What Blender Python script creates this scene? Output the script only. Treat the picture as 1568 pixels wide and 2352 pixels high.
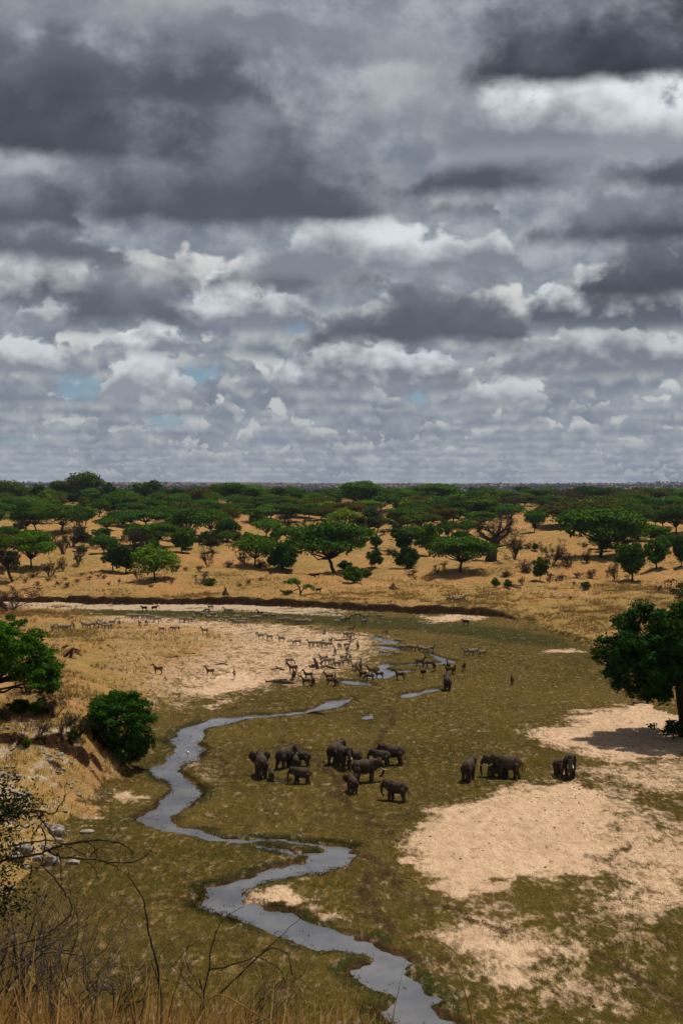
import bpy, bmesh, math, random
import numpy as np
from mathutils import Vector, Matrix, Euler

for o in list(bpy.data.objects):
    bpy.data.objects.remove(o, do_unlink=True)
SC = bpy.context.scene
COL = SC.collection
RND = random.Random(7)
NPR = np.random.RandomState(11)

# ------------------------------------------------------------------ camera
CAM_Z = 32.0
FOC = 3000.0                      # focal length for a frame 1568 units wide and 2352 high
PITCH = math.atan(56.0 / FOC)     # tilted a degree below the horizon
cam_data = bpy.data.cameras.new('camera')
cam = bpy.data.objects.new('camera', cam_data)
COL.objects.link(cam)
cam.location = (0, 0, CAM_Z)
cam.rotation_euler = (math.pi / 2 - PITCH, 0, 0)
cam_data.sensor_fit = 'HORIZONTAL'
cam_data.sensor_width = 24.0
cam_data.lens = 24.0 * FOC / 1568.0
cam_data.clip_start = 0.2
cam_data.clip_end = 60000
cam_data.dof.use_dof = True
cam_data.dof.focus_distance = 170.0
cam_data.dof.aperture_fstop = 11.0
SC.camera = cam

# ------------------------------------------------------------------ sun, exposure
SUN_DIR = Vector((0.25, 0.24, 0.94)).normalized()      # from the ground to the sun
sun_data = bpy.data.lights.new('sun', 'SUN')
sun_data.energy = 4.6
sun_data.angle = math.radians(0.6)
sun_data.color = (1.0, 0.92, 0.79)
sun = bpy.data.objects.new('sun', sun_data)
COL.objects.link(sun)
sun.rotation_euler = (-SUN_DIR).to_track_quat('-Z', 'Y').to_euler()
SC.view_settings.view_transform = 'Standard'
SC.view_settings.look = 'None'
SC.view_settings.exposure = 0.0
SC.view_settings.gamma = 1.0
SC.view_settings.use_curve_mapping = False
SC.render.engine = 'CYCLES'
SC.cycles.max_bounces = 5
SC.cycles.diffuse_bounces = 2
SC.cycles.glossy_bounces = 2
SC.cycles.transmission_bounces = 2
SC.cycles.transparent_max_bounces = 6
SC.cycles.volume_bounces = 0
SC.cycles.use_denoising = True
SC.cycles.use_adaptive_sampling = True
SC.cycles.adaptive_threshold = 0.02
SC.cycles.adaptive_min_samples = 12

# ------------------------------------------------------------------ world: blue sky under a broken deck of cumulus
class NT:
    """small helper to write node maths as expressions"""
    def __init__(self, tree):
        self.t = tree; self.n = tree.nodes; self.l = tree.links
    def node(self, kind, **kw):
        n = self.n.new(kind)
        for k, v in kw.items(): setattr(n, k, v)
        return n
    def put(self, sock, v):
        if isinstance(v, (int, float)): sock.default_value = v
        elif isinstance(v, (tuple, list)):
            d = sock.default_value
            sock.default_value = tuple(v) + ((1.0,) if len(d) == 4 and len(v) == 3 else ())
        else: self.l.new(v, sock)
    def m(self, op, a, b=0.0, c=0.0, clamp=False):
        n = self.node('ShaderNodeMath', operation=op); n.use_clamp = clamp
        self.put(n.inputs[0], a); self.put(n.inputs[1], b); self.put(n.inputs[2], c)
        return n.outputs[0]
    def v(self, op, a, b=(0, 0, 0), scale=None):
        n = self.node('ShaderNodeVectorMath', operation=op)
        self.put(n.inputs[0], a); self.put(n.inputs[1], b)
        if scale is not None: self.put(n.inputs['Scale'], scale)
        return n.outputs['Value'] if op in ('DOT_PRODUCT', 'LENGTH', 'DISTANCE') else n.outputs['Vector']
    def mix(self, fac, a, b, blend='MIX', clampf=True):
        n = self.node('ShaderNodeMix', data_type='RGBA', blend_type=blend); n.clamp_factor = clampf
        self.put(n.inputs[0], fac); self.put(n.inputs[6], a); self.put(n.inputs[7], b)
        return n.outputs[2]
    def noise(self, vec, scale, detail=4, rough=0.55, lac=2.0, dims='3D', dist=0.0, norm=True):
        n = self.node('ShaderNodeTexNoise', noise_dimensions=dims)
        n.normalize = norm
        if vec is not None: self.l.new(vec, n.inputs['Vector'])
        n.inputs['Scale'].default_value = scale; n.inputs['Detail'].default_value = detail
        n.inputs['Roughness'].default_value = rough; n.inputs['Lacunarity'].default_value = lac
        n.inputs['Distortion'].default_value = dist
        return n.outputs['Fac']
    def sstep(self, x, lo, hi):
        n = self.node('ShaderNodeMapRange', interpolation_type='SMOOTHSTEP')
        n.clamp = False
        self.put(n.inputs[0], x); n.inputs[1].default_value = lo; n.inputs[2].default_value = hi
        return n.outputs[0]
    def xyz(self, v):
        n = self.node('ShaderNodeSeparateXYZ'); self.l.new(v, n.inputs[0]); return n.outputs
    def comb(self, x, y, z):
        n = self.node('ShaderNodeCombineXYZ')
        for s, q in zip(n.inputs, (x, y, z)): self.put(s, q)
        return n.outputs[0]

# Cumulus in view, far to near. Tangent-plane bearings: 3000 units = tan 1; (centre, base line, half width, height, top tone, base tone, size of lumps, opacity)
CUMULUS = [
    (345, 922, 125, 112, .66, .30, 's', 1), (1160, 930, 120, 72, .60, .30, 's', 1), (60, 862, 150, 90, .62, .26, 's', 1),
    (860, 884, 240, 116, .70, .22, 's', 1), (1400, 860, 260, 110, .56, .22, 's', 1), (340, 812, 130, 76, .74, .24, 's', 1),
    (130, 765, 110, 70, .62, .26, 's', 1), (560, 745, 180, 110, .66, .22, 's', 1), (1420, 755, 260, 130, .64, .13, 's', 1),
    (950, 788, 300, 165, .19, .115, 'b', 1), (310, 752, 175, 190, .24, .13, 'b', 1),
    (700, 664, 250, 100, .40, .125, 'b', 1), (880, 634, 350, 140, .72, .24, 'b', 1), (80, 702, 160, 116, .70, .13, 'b', 1),
    (1520, 697, 260, 160, .16, .085, 'b', 1), (1470, 568, 290, 150, .22, .085, 'b', 1), (60, 612, 260, 90, .34, .14, 'b', 1), (60, 545, 150, 140, .28, .12, 'b', 1),
    (1030, 505, 110, 90, .52, .2, 'b', 1), (780, 500, 230, 210, .38, .2, 'b', .9), (1290, 448, 460, 130, .28, .10, 'b', 1),
    (1360, 384, 440, 235, .80, .30, 'b', 1), (1130, 350, 260, 170, .44, .22, 'b', .85), (960, 300, 200, 260, .54, .25, 'b', .8), (520, 518, 430, 520, .22, .10, 'b', 1),
    (200, 250, 520, 260, .17, .10, 'b', 1), (100, 382, 440, 370, .13, .075, 'b', 1), (280, 82, 440, 120, .40, .22, 'b', 1),
    (850, 150, 220, 180, .36, .2, 'b', .7), (1460, 208, 480, 350, .12, .05, 'b', 1),
]
BLUE = [(185, 895, 62, 36), (680, 752, 34, 14), (962, 912, 20, 24), (450, 862, 40, 22), (395, 972, 45, 14), (60, 1020, 70, 10)]
def group_tree(name, ins, outs):
    t = bpy.data.node_groups.new(name, 'ShaderNodeTree')
    for n, k in ins: t.interface.new_socket(n, in_out='INPUT', socket_type='NodeSocket' + k)
    for n, k in outs: t.interface.new_socket(n, in_out='OUTPUT', socket_type='NodeSocket' + k)
    N = NT(t); gi = N.node('NodeGroupInput'); go = N.node('NodeGroupOutput')
    return t, N, gi.outputs, go.inputs
def shader_mix(N, fac, under, col):
    bg = N.node('ShaderNodeBackground'); bg.inputs['Strength'].default_value = 0.1
    N.put(bg.inputs['Color'], col)
    mx = N.node('ShaderNodeMixShader'); N.put(mx.inputs[0], fac)
    N.l.new(under, mx.inputs[1]); N.l.new(bg.outputs[0], mx.inputs[2])
    return mx.outputs[0]
def ramp(N, x, lo, hi, top=1.0):
    """smoothstep with limits that may be sockets"""
    n = N.node('ShaderNodeMapRange', interpolation_type='SMOOTHSTEP'); n.clamp = False
    N.put(n.inputs[0], x); N.put(n.inputs[1], lo); N.put(n.inputs[2], hi); N.put(n.inputs[4], top)
    return n.outputs[0]
def tone(x):
    # lavender grey in the shade of the deck, neutral white where the sun reaches
    f = min(1.0, max(0.0, (x - 0.05) / 0.42))
    return (10 * x * (0.87 + .10 * f), 10 * x * (0.97 + .05 * f), 10 * x * (1.28 - .22 * f))
def cumulus_group():
    t, N, I, O = group_tree('cumulus', [('Under', 'Shader'), ('Warped', 'Vector'), ('Lumps', 'Vector'), ('Inv', 'Vector'), ('Off', 'Vector'),
        ('Soft', 'Float'), ('BaseSoft', 'Float'), ('Opacity', 'Float'), ('Rim', 'Float'), ('Dark', 'Color'), ('Bright', 'Color')], [('Sky', 'Shader')])
    n = N.node('ShaderNodeVectorMath', operation='MULTIPLY_ADD')
    for k in range(3): N.l.new(I[('Warped', 'Inv', 'Off')[k]], n.inputs[k])
    X, Y, Yb = N.xyz(n.outputs[0])[:]
    L, L2, _ = N.xyz(I['Lumps'])[:]
    X2 = N.m('MULTIPLY', X, X)
    dome = N.m('SUBTRACT', 1.0, N.m('MULTIPLY', X2, N.m('MULTIPLY_ADD', X2, .5, .5)))
    dd = N.m('MULTIPLY_ADD', L, .75, N.m('SUBTRACT', dome, N.m('MAXIMUM', Y, 0.0)))
    a = N.m('MULTIPLY', ramp(N, dd, .05, I['Soft'], I['Opacity']), ramp(N, Yb, N.m('MULTIPLY', I['BaseSoft'], -1.0), I['BaseSoft']))
    sh = N.sstep(N.m('MULTIPLY_ADD', L2, 1.05, Y), .0, .95)
    sh = N.m('MULTIPLY_ADD', N.m('SUBTRACT', .35, dd), I['Rim'], sh)
    N.l.new(shader_mix(N, a, I['Under'], N.mix(sh, I['Dark'], I['Bright'])), O[0])
    return t
def row_group():
    t, N, I, O = group_tree('cumulus_row', [('Under', 'Shader'), ('U', 'Float'), ('V', 'Float'), ('InvPeriod', 'Float'), ('Seed', 'Float'), ('Base', 'Float'),
        ('Height', 'Float'), ('Opacity', 'Float'), ('Dark', 'Color'), ('Bright', 'Color')], [('Sky', 'Shader')])
    p1 = N.comb(N.m('MULTIPLY', I['U'], I['InvPeriod']), N.m('MULTIPLY_ADD', N.m('MULTIPLY', I['V'], I['InvPeriod']), 1.0, I['Seed']), 0.0)
    n1 = N.m('SUBTRACT', N.noise(p1, 1.0, 3, .5, 2.0, '2D'), .5)
    n2 = N.m('SUBTRACT', N.noise(p1, 3.7, 3, .55, 2.0, '2D'), .5)
    bot = N.m('MULTIPLY_ADD', N.m('MULTIPLY', n1, .35), I['Height'], I['Base'])
    Y = N.m('DIVIDE', N.m('SUBTRACT', bot, I['V']), I['Height'])
    dd = N.m('SUBTRACT', N.m('MULTIPLY_ADD', n1, 4.2, N.m('MULTIPLY_ADD', n2, 1.8, .55)), Y)
    a = N.m('MULTIPLY', ramp(N, dd, 0.0, .22, I['Opacity']), N.sstep(Y, -.25, .18))
    sh = N.sstep(N.m('MULTIPLY_ADD', n2, 1.3, N.m('SUBTRACT', N.m('MULTIPLY', Y, .8), N.m('MULTIPLY', dd, .22))), -.2, .62)
    N.l.new(shader_mix(N, a, I['Under'], N.mix(sh, I['Dark'], I['Bright'])), O[0])
    return t
def build_world():
    w = bpy.data.worlds.new('World'); SC.world = w; w.use_nodes = True
    t = w.node_tree; t.nodes.clear(); N = NT(t)
    cum, row = cumulus_group(), row_group()
    out = N.node('ShaderNodeOutputWorld')
    sky = N.node('ShaderNodeTexSky', sky_type='NISHITA')
    sky.sun_disc = False
    sky.sun_elevation = math.asin(SUN_DIR.z); sky.sun_rotation = math.atan2(SUN_DIR.x, SUN_DIR.y)
    sky.altitude = 1000; sky.dust_density = 1.5; sky.ozone_density = 1.5
    d = N.node('ShaderNodeTexCoord').outputs['Generated']
    dx, dy, dz = N.xyz(d)[:]
    hyp = N.m('SQRT', N.m('ADD', N.m('MULTIPLY', dx, dx), N.m('MULTIPLY', dy, dy)))
    # bearing around the horizon, folded so that the deck in view goes on all round
    U = N.m('SUBTRACT', N.m('PINGPONG', N.m('ADD', N.m('ARCTAN2', dx, dy), math.pi * 2 + 0.3142), math.pi / 5), 0.3142)
    U = N.m('MULTIPLY_ADD', U, 3000.0, 784.0)
    Vv = N.m('MULTIPLY_ADD', N.m('DIVIDE', dz, N.m('MAXIMUM', hyp, 0.02)), -3000.0, 1120.0)
    Vv = N.m('MAXIMUM', Vv, -2500.0)
    S = N.v('MULTIPLY', N.comb(U, Vv, 0.0), (0.001, 0.00125, 1.0))
    def field(scale, detail, rough, off):
        return N.m('SUBTRACT', N.noise(N.v('ADD', S, off), scale, detail, rough, 2.0, '2D'), 0.5)
    def puffs(scale, off):
        n = N.node('ShaderNodeTexVoronoi', voronoi_dimensions='2D', feature='F1')
        n.normalize = True
        t.links.new(N.v('ADD', S, off), n.inputs['Vector'])
        n.inputs['Scale'].default_value = scale; n.inputs['Detail'].default_value = 1.0
        n.inputs['Roughness'].default_value = 0.55; n.inputs['Lacunarity'].default_value = 2.3
        return N.m('SUBTRACT', 0.42, n.outputs['Distance'])
    wA, wB = field(5.0, 5, .6, (3, 1, 0)), field(5.0, 5, .6, (9, 7, 0))
    sets = {}
    for key, sc, amp, lsc in (('b', 4.6, 190.0, 6.0), ('s', 11.0, 75.0, 15.0)):
        w1, w2 = (wA, wB) if key == 'b' else (field(sc, 4, .6, (13, 2, 0)), field(sc, 4, .6, (1, 17, 0)))
        uw = N.m('MULTIPLY_ADD', w1, amp, U); vw = N.m('MULTIPLY_ADD', w2, amp * .6, Vv)
        vb = N.m('MULTIPLY_ADD', w1, amp * .30, Vv)
        L = N.m('MULTIPLY_ADD', puffs(lsc, (4, 4, 0)), 0.75, N.m('MULTIPLY', w2, 1.25))
        L2 = N.m('MULTIPLY_ADD', field(sc * .9, 4, .5, (21, 5, 0)), 1.5, N.m('MULTIPLY', puffs(lsc * 1.0, (4, 3.985, 0)), 0.5))
        sets[key] = (N.comb(uw, vw, vb), N.comb(L, L2, 0.0), uw, vw, L)
    # open sky between the clouds: pale sheet with blue holes
    sheet = N.mix(N.sstep(N.m('ADD', wA, N.m('MULTIPLY', field(11., 5, .6, (2, 8, 0)), .7)), -.3, .3), (1.9, 2.2, 2.75), (3.9, 4.25, 4.6))
    hole = None
    us, vs = sets['s'][2], sets['s'][3]
    for (u0, v0, a_, b_) in BLUE:
        qa = N.m('MULTIPLY', N.m('SUBTRACT', us, u0), 1 / a_); qb = N.m('MULTIPLY', N.m('SUBTRACT', vs, v0), 1 / b_)
        g = N.m('EXPONENT', N.m('MULTIPLY', N.m('MULTIPLY_ADD', qa, qa, N.m('MULTIPLY', qb, qb)), -1.0))
        hole = g if hole is None else N.m('MAXIMUM', hole, g)
    hole = N.sstep(N.m('ADD', hole, N.m('MULTIPLY', sets['s'][4], .9)), .30, .95)
    col = N.mix(hole, sheet, N.mix(0.62, sky.outputs[0], (1.0, 2.2, 3.4)))
    blue = N.mix(0.62, sky.outputs[0], (1.1, 2.25, 3.4))
    bg = N.node('ShaderNodeBackground'); bg.inputs['Strength'].default_value = 0.1
    t.links.new(col, bg.inputs['Color'])
    cur = bg.outputs[0]
    urow = N.m('ADD', N.m('MULTIPLY', us, .4), N.m('MULTIPLY', U, .6))
    # rows of small cumulus, from the horizon up
    rows = [1112, 1099, 1086, 1074, 1061, 1047, 1032, 1016, 998, 978, 955, 928, 897, 860, 815, 760, 690]
    for i, vb in enumerate(rows):
        e = 1125 - vb; k = i / len(rows)
        g = N.node('ShaderNodeGroup'); g.node_tree = row
        for nm, val in (('Under', cur), ('U', urow), ('V', Vv), ('InvPeriod', 1.0 / (34 + e * .95)), ('Seed', i * 7.3), ('Base', float(vb)), ('Height', 10 + e * .30),
                        ('Opacity', min(1, .7 + .4 * k)), ('Dark', (2.45 - .8 * k, 2.9 - .95 * k, 3.55 - 1.1 * k)), ('Bright', (4.9 + 1.6 * k, 5.15 + 1.4 * k, 5.25 + 1.2 * k))):
            N.put(g.inputs[nm], val)
        cur = g.outputs[0]
    # air towards the horizon
    horiz = N.sstep(Vv, 700.0, 1120.0)
    cur = shader_mix(N, N.m('MULTIPLY', N.m('MULTIPLY', horiz, horiz), .30), cur, (2.7, 3.1, 3.65))
    cur = shader_mix(N, N.m('MULTIPLY', hole, .75), cur, blue)
    for (uc, vb, a_, h_, br, dk, key, op) in CUMULUS:
        g = N.node('ShaderNodeGroup'); g.node_tree = cum
        soft = (.24 if br > .45 else (.52 if h_ < 250 else .75)) if op >= .9 else .85
        for nm, val in (('Under', cur), ('Warped', sets[key][0]), ('Lumps', sets[key][1]), ('Inv', (1 / a_, -1 / h_, -1 / h_)), ('Off', (-uc / a_, vb / h_, vb / h_)),
                        ('Soft', .05 + soft), ('BaseSoft', min(.34, 24.0 / h_)), ('Opacity', float(op)), ('Rim', .22 if br > .4 else 0.0), ('Dark', tone(dk)), ('Bright', tone(br))):
            N.put(g.inputs[nm], val)
        cur = g.outputs[0]
    # above the frame the deck goes on as broken grey
    deck = N.mix(N.sstep(N.m('ADD', wA, N.m('MULTIPLY', wB, .5)), -.22, .28), tone(.08), tone(.36))
    cur = shader_mix(N, N.sstep(N.m('MULTIPLY', Vv, -1.0), -60.0, 260.0), cur, deck)
    t.links.new(cur, out.inputs['Surface'])
    w.cycles.sampling_method = 'NONE'
build_world()

# ================================================================== helpers
def link(o, parent=None):
    COL.objects.link(o)
    if parent is not None: o.parent = parent
    return o
def mesh_obj(name, verts, faces, mat, parent=None, smooth=False):
    me = bpy.data.meshes.new(name)
    me.from_pydata([tuple(v) for v in verts], [], [tuple(f) for f in faces])
    if mat is not None: me.materials.append(mat)
    if smooth: me.polygons.foreach_set('use_smooth', [True] * len(me.polygons))
    me.update()
    return link(bpy.data.objects.new(name, me), parent)
def np_mesh(name, V, F, mat=None, smooth=False):
    """mesh from an (n,3) array and an (m,k) index array, all faces with k corners"""
    V = np.asarray(V, np.float32); F = np.asarray(F, np.int32); k = F.shape[1]
    me = bpy.data.meshes.new(name)
    me.vertices.add(len(V)); me.vertices.foreach_set('co', V.ravel())
    me.loops.add(F.size); me.loops.foreach_set('vertex_index', F.ravel())
    me.polygons.add(len(F)); me.polygons.foreach_set('loop_start', np.arange(0, F.size, k, dtype=np.int32))
    me.polygons.foreach_set('loop_total', np.full(len(F), k, np.int32))
    if smooth: me.polygons.foreach_set('use_smooth', np.ones(len(F), bool))
    me.update(calc_edges=True); me.validate()
    if mat is not None: me.materials.append(mat)
    return me
def tag(o, label=None, cat=None, group=None, kind=None):
    if label: o['label'] = label
    if cat: o['category'] = cat
    if group: o['group'] = group
    if kind: o['kind'] = kind
    return o
def empty(name, loc=(0, 0, 0)):
    e = bpy.data.objects.new(name, None); e.empty_display_size = .3; e.location = loc
    return link(e)

# ---- value noise in numpy
_perm = np.random.RandomState(3).rand(256, 256)
def vnoise(x, y, seed=0):
    x = np.asarray(x, float) + seed * 17.31; y = np.asarray(y, float) + seed * 9.7
    xi = np.floor(x).astype(int); yi = np.floor(y).astype(int); fx = x - xi; fy = y - yi
    fx = fx * fx * (3 - 2 * fx); fy = fy * fy * (3 - 2 * fy)
    a = _perm[xi & 255, yi & 255]; b = _perm[(xi + 1) & 255, yi & 255]; c = _perm[xi & 255, (yi + 1) & 255]; d = _perm[(xi + 1) & 255, (yi + 1) & 255]
    return (a * (1 - fx) + b * fx) * (1 - fy) + (c * (1 - fx) + d * fx) * fy - 0.5
def fbm(x, y, seed=0, oct=4, gain=.5):
    s = 0; a = 1.0; f = 1.0
    for i in range(oct):
        s = s + a * vnoise(x * f, y * f, seed + i * 5); a *= gain; f *= 2.03
    return s
def sst(a, b, x):
    t = np.clip((np.asarray(x, float) - a) / (b - a), 0, 1); return t * t * (3 - 2 * t)
def seg_dist(px, py, poly, closed=True):
    d2 = np.full(px.shape, 1e18); n = len(poly)
    for i in range(n if closed else n - 1):
        ax, ay = poly[i]; bx, by = poly[(i + 1) % n]
        vx, vy = bx - ax, by - ay; L = vx * vx + vy * vy + 1e-12
        t = np.clip(((px - ax) * vx + (py - ay) * vy) / L, 0, 1)
        ex, ey = px - ax - t * vx, py - ay - t * vy
        d2 = np.minimum(d2, ex * ex + ey * ey)
    return np.sqrt(d2)
def inside(px, py, poly):
    r = np.zeros(px.shape, bool); n = len(poly)
    for i in range(n):
        ax, ay = poly[i]; bx, by = poly[(i + 1) % n]
        if ay == by: continue
        c = ((ay > py) != (by > py)) & (px < (bx - ax) * (py - ay) / (by - ay) + ax)
        r ^= c
    return r
def signed(px, py, poly):
    """distance to the outline, negative inside; far points get a bounding-box estimate"""
    px = np.asarray(px, float); py = np.asarray(py, float)
    P = np.array(poly); lo = P.min(0) - 14; hi = P.max(0) + 14
    out = np.full(px.shape, 14.0)
    m = (px > lo[0]) & (px < hi[0]) & (py > lo[1]) & (py < hi[1])
    if m.any():
        d = seg_dist(px[m], py[m], poly); out[m] = np.where(inside(px[m], py[m], poly), -d, d)
    return out

# ---- rays of the camera, used to find where things stand
_cp, _sp = math.cos(PITCH), math.sin(PITCH)
def ray(u, v):
    a = (u - 784.0) / FOC; b = (1176.0 - v) / FOC
    return np.array([a, _cp + b * _sp, -_sp + b * _cp])
def flat(u, v, z=0.0):
    d = ray(u, v); t = (z - CAM_Z) / d[2]; return (d[0] * t, d[1] * t)
def flats(pts, z=0.0): return [flat(u, v, z) for u, v in pts]
def at_depth(u, v, y):
    d = ray(u, v); t = y / d[1]; return Vector((d[0] * t, y, CAM_Z + d[2] * t))

# ================================================================== the land
VALLEY = [(-900, 400), (-400, 372), (-150, 358), (-83, 352), (-56, 349), (-30, 347), (-16, 345), (-2.7, 337), (12.7, 328), (28.5, 321), (37, 315), (43, 306), (46, 274), (49, 252),
          (46, 225), (45, 205), (47, 185), (60, 168), (90, 150), (240, 120), (900, 60), (900, -400), (-900, -400)]
WATER_Z = -0.16
W_MAIN = flats([(487, 1651), (455, 1664), (409, 1677), (407, 1692), (382, 1702), (409, 1716), (400, 1730), (376, 1743), (382, 1750), (339, 1768), (366, 1791), (392, 1802), (399, 1814), (376, 1834), (356, 1858),
    (310, 1880), (333, 1899), (405, 1916), (451, 1926), (480, 1934), (500, 1936), (484, 1917), (451, 1906), (418, 1903), (400, 1893), (395, 1875), (432, 1857), (448, 1843), (466, 1822), (455, 1810), (432, 1791), (409, 1774),
    (415, 1761), (456, 1750), (456, 1735), (473, 1720), (451, 1708), (471, 1695), (468, 1675), (517, 1666), (560, 1653), (625, 1648), (690, 1643), (740, 1633), (784, 1624), (799, 1615), (809, 1606), (750, 1610), (725, 1626), (700, 1634), (625, 1641), (555, 1646)], WATER_Z)
W_LOW = flats([(745, 1942), (745, 1957), (720, 1967), (690, 1987), (620, 1997), (575, 2015), (525, 2030), (475, 2040), (473, 2065), (455, 2082), (465, 2092), (525, 2110), (575, 2127), (650, 2155), (720, 2182), (750, 2186), (784, 2185),
    (844, 2195), (859, 2205), (849, 2220), (812, 2232), (807, 2250), (829, 2265), (869, 2272), (912, 2297), (899, 2310), (874, 2325), (894, 2345), (930, 2380), (960, 2450), (1120, 2450), (1080, 2390), (1044, 2351), (1004, 2335), (984, 2317), (1017, 2295),
    (984, 2285), (974, 2265), (929, 2245), (927, 2222), (947, 2215), (934, 2200), (904, 2192), (867, 2180), (862, 2168), (824, 2158), (784, 2142), (715, 2120), (675, 2105), (605, 2090), (563, 2075), (555, 2055), (575, 2040), (625, 2025),
    (675, 2017), (730, 2010), (740, 2002), (784, 1997), (804, 1980), (814, 1967), (799, 1962), (814, 1948), (784, 1945)], WATER_Z)
W_THREADS = [flats(p, WATER_Z) for p in (
    [(478, 1916), (500, 1926), (560, 1932), (590, 1926), (640, 1929), (690, 1934), (750, 1941), (750, 1950), (690, 1942), (640, 1937), (600, 1934), (560, 1941), (500, 1937), (470, 1931)],
    [(585, 1943), (630, 1951), (680, 1959), (730, 1962), (725, 1972), (680, 1966), (630, 1958), (585, 1949)],
    [(915, 1605), (924, 1596), (954, 1590), (966, 1593), (974, 1585), (1009, 1581), (1010, 1587), (974, 1594), (949, 1602)],
    [(829, 1650), (839, 1645), (859, 1645), (857, 1652), (834, 1656)],
    [(784, 1564), (820, 1566), (850, 1571), (860, 1578), (815, 1575), (784, 1571)],
    [(858, 1546), (874, 1540), (868, 1530), (885, 1525), (905, 1530), (885, 1536), (900, 1543), (935, 1540), (950, 1541), (905, 1553), (884, 1561), (850, 1560), (830, 1556)],
    [(813, 1458), (835, 1460), (870, 1465), (893, 1471), (918, 1474), (912, 1480), (885, 1480), (855, 1467)],
    [(853, 1483), (885, 1485), (914, 1490), (925, 1497), (900, 1495), (865, 1489)],
    [(985, 1500), (1000, 1507), (1034, 1517), (1050, 1523), (1024, 1526), (995, 1512)],
    [(930, 1527), (985, 1524), (1030, 1522), (1030, 1527), (985, 1529), (935, 1531)],
    [(865, 1500), (900, 1503), (905, 1507), (868, 1504)],
    [(628, 1797), (660, 1800), (664, 1804), (632, 1802)])]
WATERS = [W_MAIN, W_LOW] + W_THREADS
SANDS = [([(1390, 1806), (1500, 1850), (1568, 1890), (1700, 1990), (1600, 2075), (1460, 2085), (1380, 2055), (1370, 1960)], .78, 3.0), ([(960, 2090), (1100, 2075), (1300, 2090), (1500, 2150), (1480, 2250), (1420, 2330), (1200, 2330), (1050, 2290), (980, 2200)], .46, 5.0),  # outline in view bearings, strength, softness in metres
    ([(985, 1850), (1060, 1842), (1150, 1815), (1215, 1803), (1270, 1797), (1340, 1800), (1420, 1820), (1440, 1870), (1420, 1940), (1400, 2010), (1290, 2022), (1180, 2028), (1100, 2055), (1010, 2060), (985, 2045), (975, 2010), (940, 1990), (930, 1955), (905, 1945), (940, 1920), (975, 1905), (960, 1890)], 1.0, 1.6),
    ([(990, 2120), (1060, 2105), (1150, 2120), (1210, 2130), (1180, 2150), (1240, 2170), (1310, 2195), (1330, 2215), (1290, 2240), (1230, 2275), (1180, 2290), (1120, 2260), (1060, 2220), (1010, 2190), (970, 2150)], .86, 2.2),
    ([(1330, 2060), (1450, 2040), (1568, 2030), (1680, 2080), (1568, 2140), (1450, 2130), (1370, 2110)], .72, 3),
    ([(1340, 2300), (1420, 2310), (1440, 2345), (1380, 2352), (1320, 2340)], .65, 2.5),
    ([(1185, 1690), (1225, 1675), (1300, 1665), (1310, 1637), (1380, 1625), (1450, 1620), (1568, 1600), (1700, 1620), (1700, 1720), (1480, 1745), (1420, 1752), (1370, 1740), (1300, 1720), (1240, 1705)], .95, 2.0),
    ([(1230, 1790), (1330, 1760), (1440, 1750), (1568, 1745), (1700, 1760), (1600, 1840), (1480, 1830), (1380, 1800)], .68, 4.0),
    ([(560, 2062), (590, 2042), (645, 2032), (700, 2045), (750, 2067), (700, 2080), (650, 2088), (600, 2082)], 1.0, .8),
    ([(695, 2094), (784, 2092), (784, 2115), (725, 2110)], .7, 1.0),
    ([(267, 1819), (330, 1824), (339, 1834), (316, 1840), (283, 1845), (250, 1837)], .85, 1.0),
    ([(420, 1763), (455, 1756), (478, 1761), (517, 1768), (530, 1790), (478, 1808), (461, 1794)], .35, 1.5),
    ([(230, 1855), (255, 1862), (258, 1870), (220, 1866)], .7, .8), ([(180, 1880), (222, 1890), (215, 1898), (160, 1893)], .8, 1),
    ([(490, 1940), (560, 1917), (640, 1921), (560, 1924), (500, 1925)], .5, .6), ([(640, 1958), (700, 1968), (695, 1985), (650, 1990), (620, 1975)], .5, .8),
    ([(130, 1418), (300, 1416), (520, 1426), (700, 1438), (850, 1456), (885, 1464), (895, 1480), (880, 1500), (855, 1530), (780, 1556), (700, 1570), (640, 1578), (560, 1590), (470, 1606), (410, 1628), (330, 1636), (200, 1600), (60, 1560), (-200, 1500), (-200, 1420)], .62, 5.0),
    ([(500, 1545), (560, 1535), (625, 1560), (600, 1580), (520, 1596), (450, 1606), (440, 1590)], 1.0, 2.0), ([(445, 1625), (500, 1610), (570, 1603), (560, 1613), (490, 1626)], .7, 1.5),
    ([(1230, 1493), (1290, 1491), (1346, 1494), (1340, 1499), (1260, 1498)], .9, 1.5), ([(840, 1540), (870, 1545), (866, 1555), (835, 1553)], .8, 1), ([(520, 1440), (720, 1442), (700, 1447), (520, 1446)], .3, 1),
    ([(830, 1452), (905, 1468), (880, 1470), (820, 1458)], .6, 1), ([(960, 1417), (1130, 1412), (1120, 1427), (985, 1430)], .75, 3), ([(560, 1433), (760, 1437), (650, 1442), (560, 1437)], .6, 1.2)]
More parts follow.
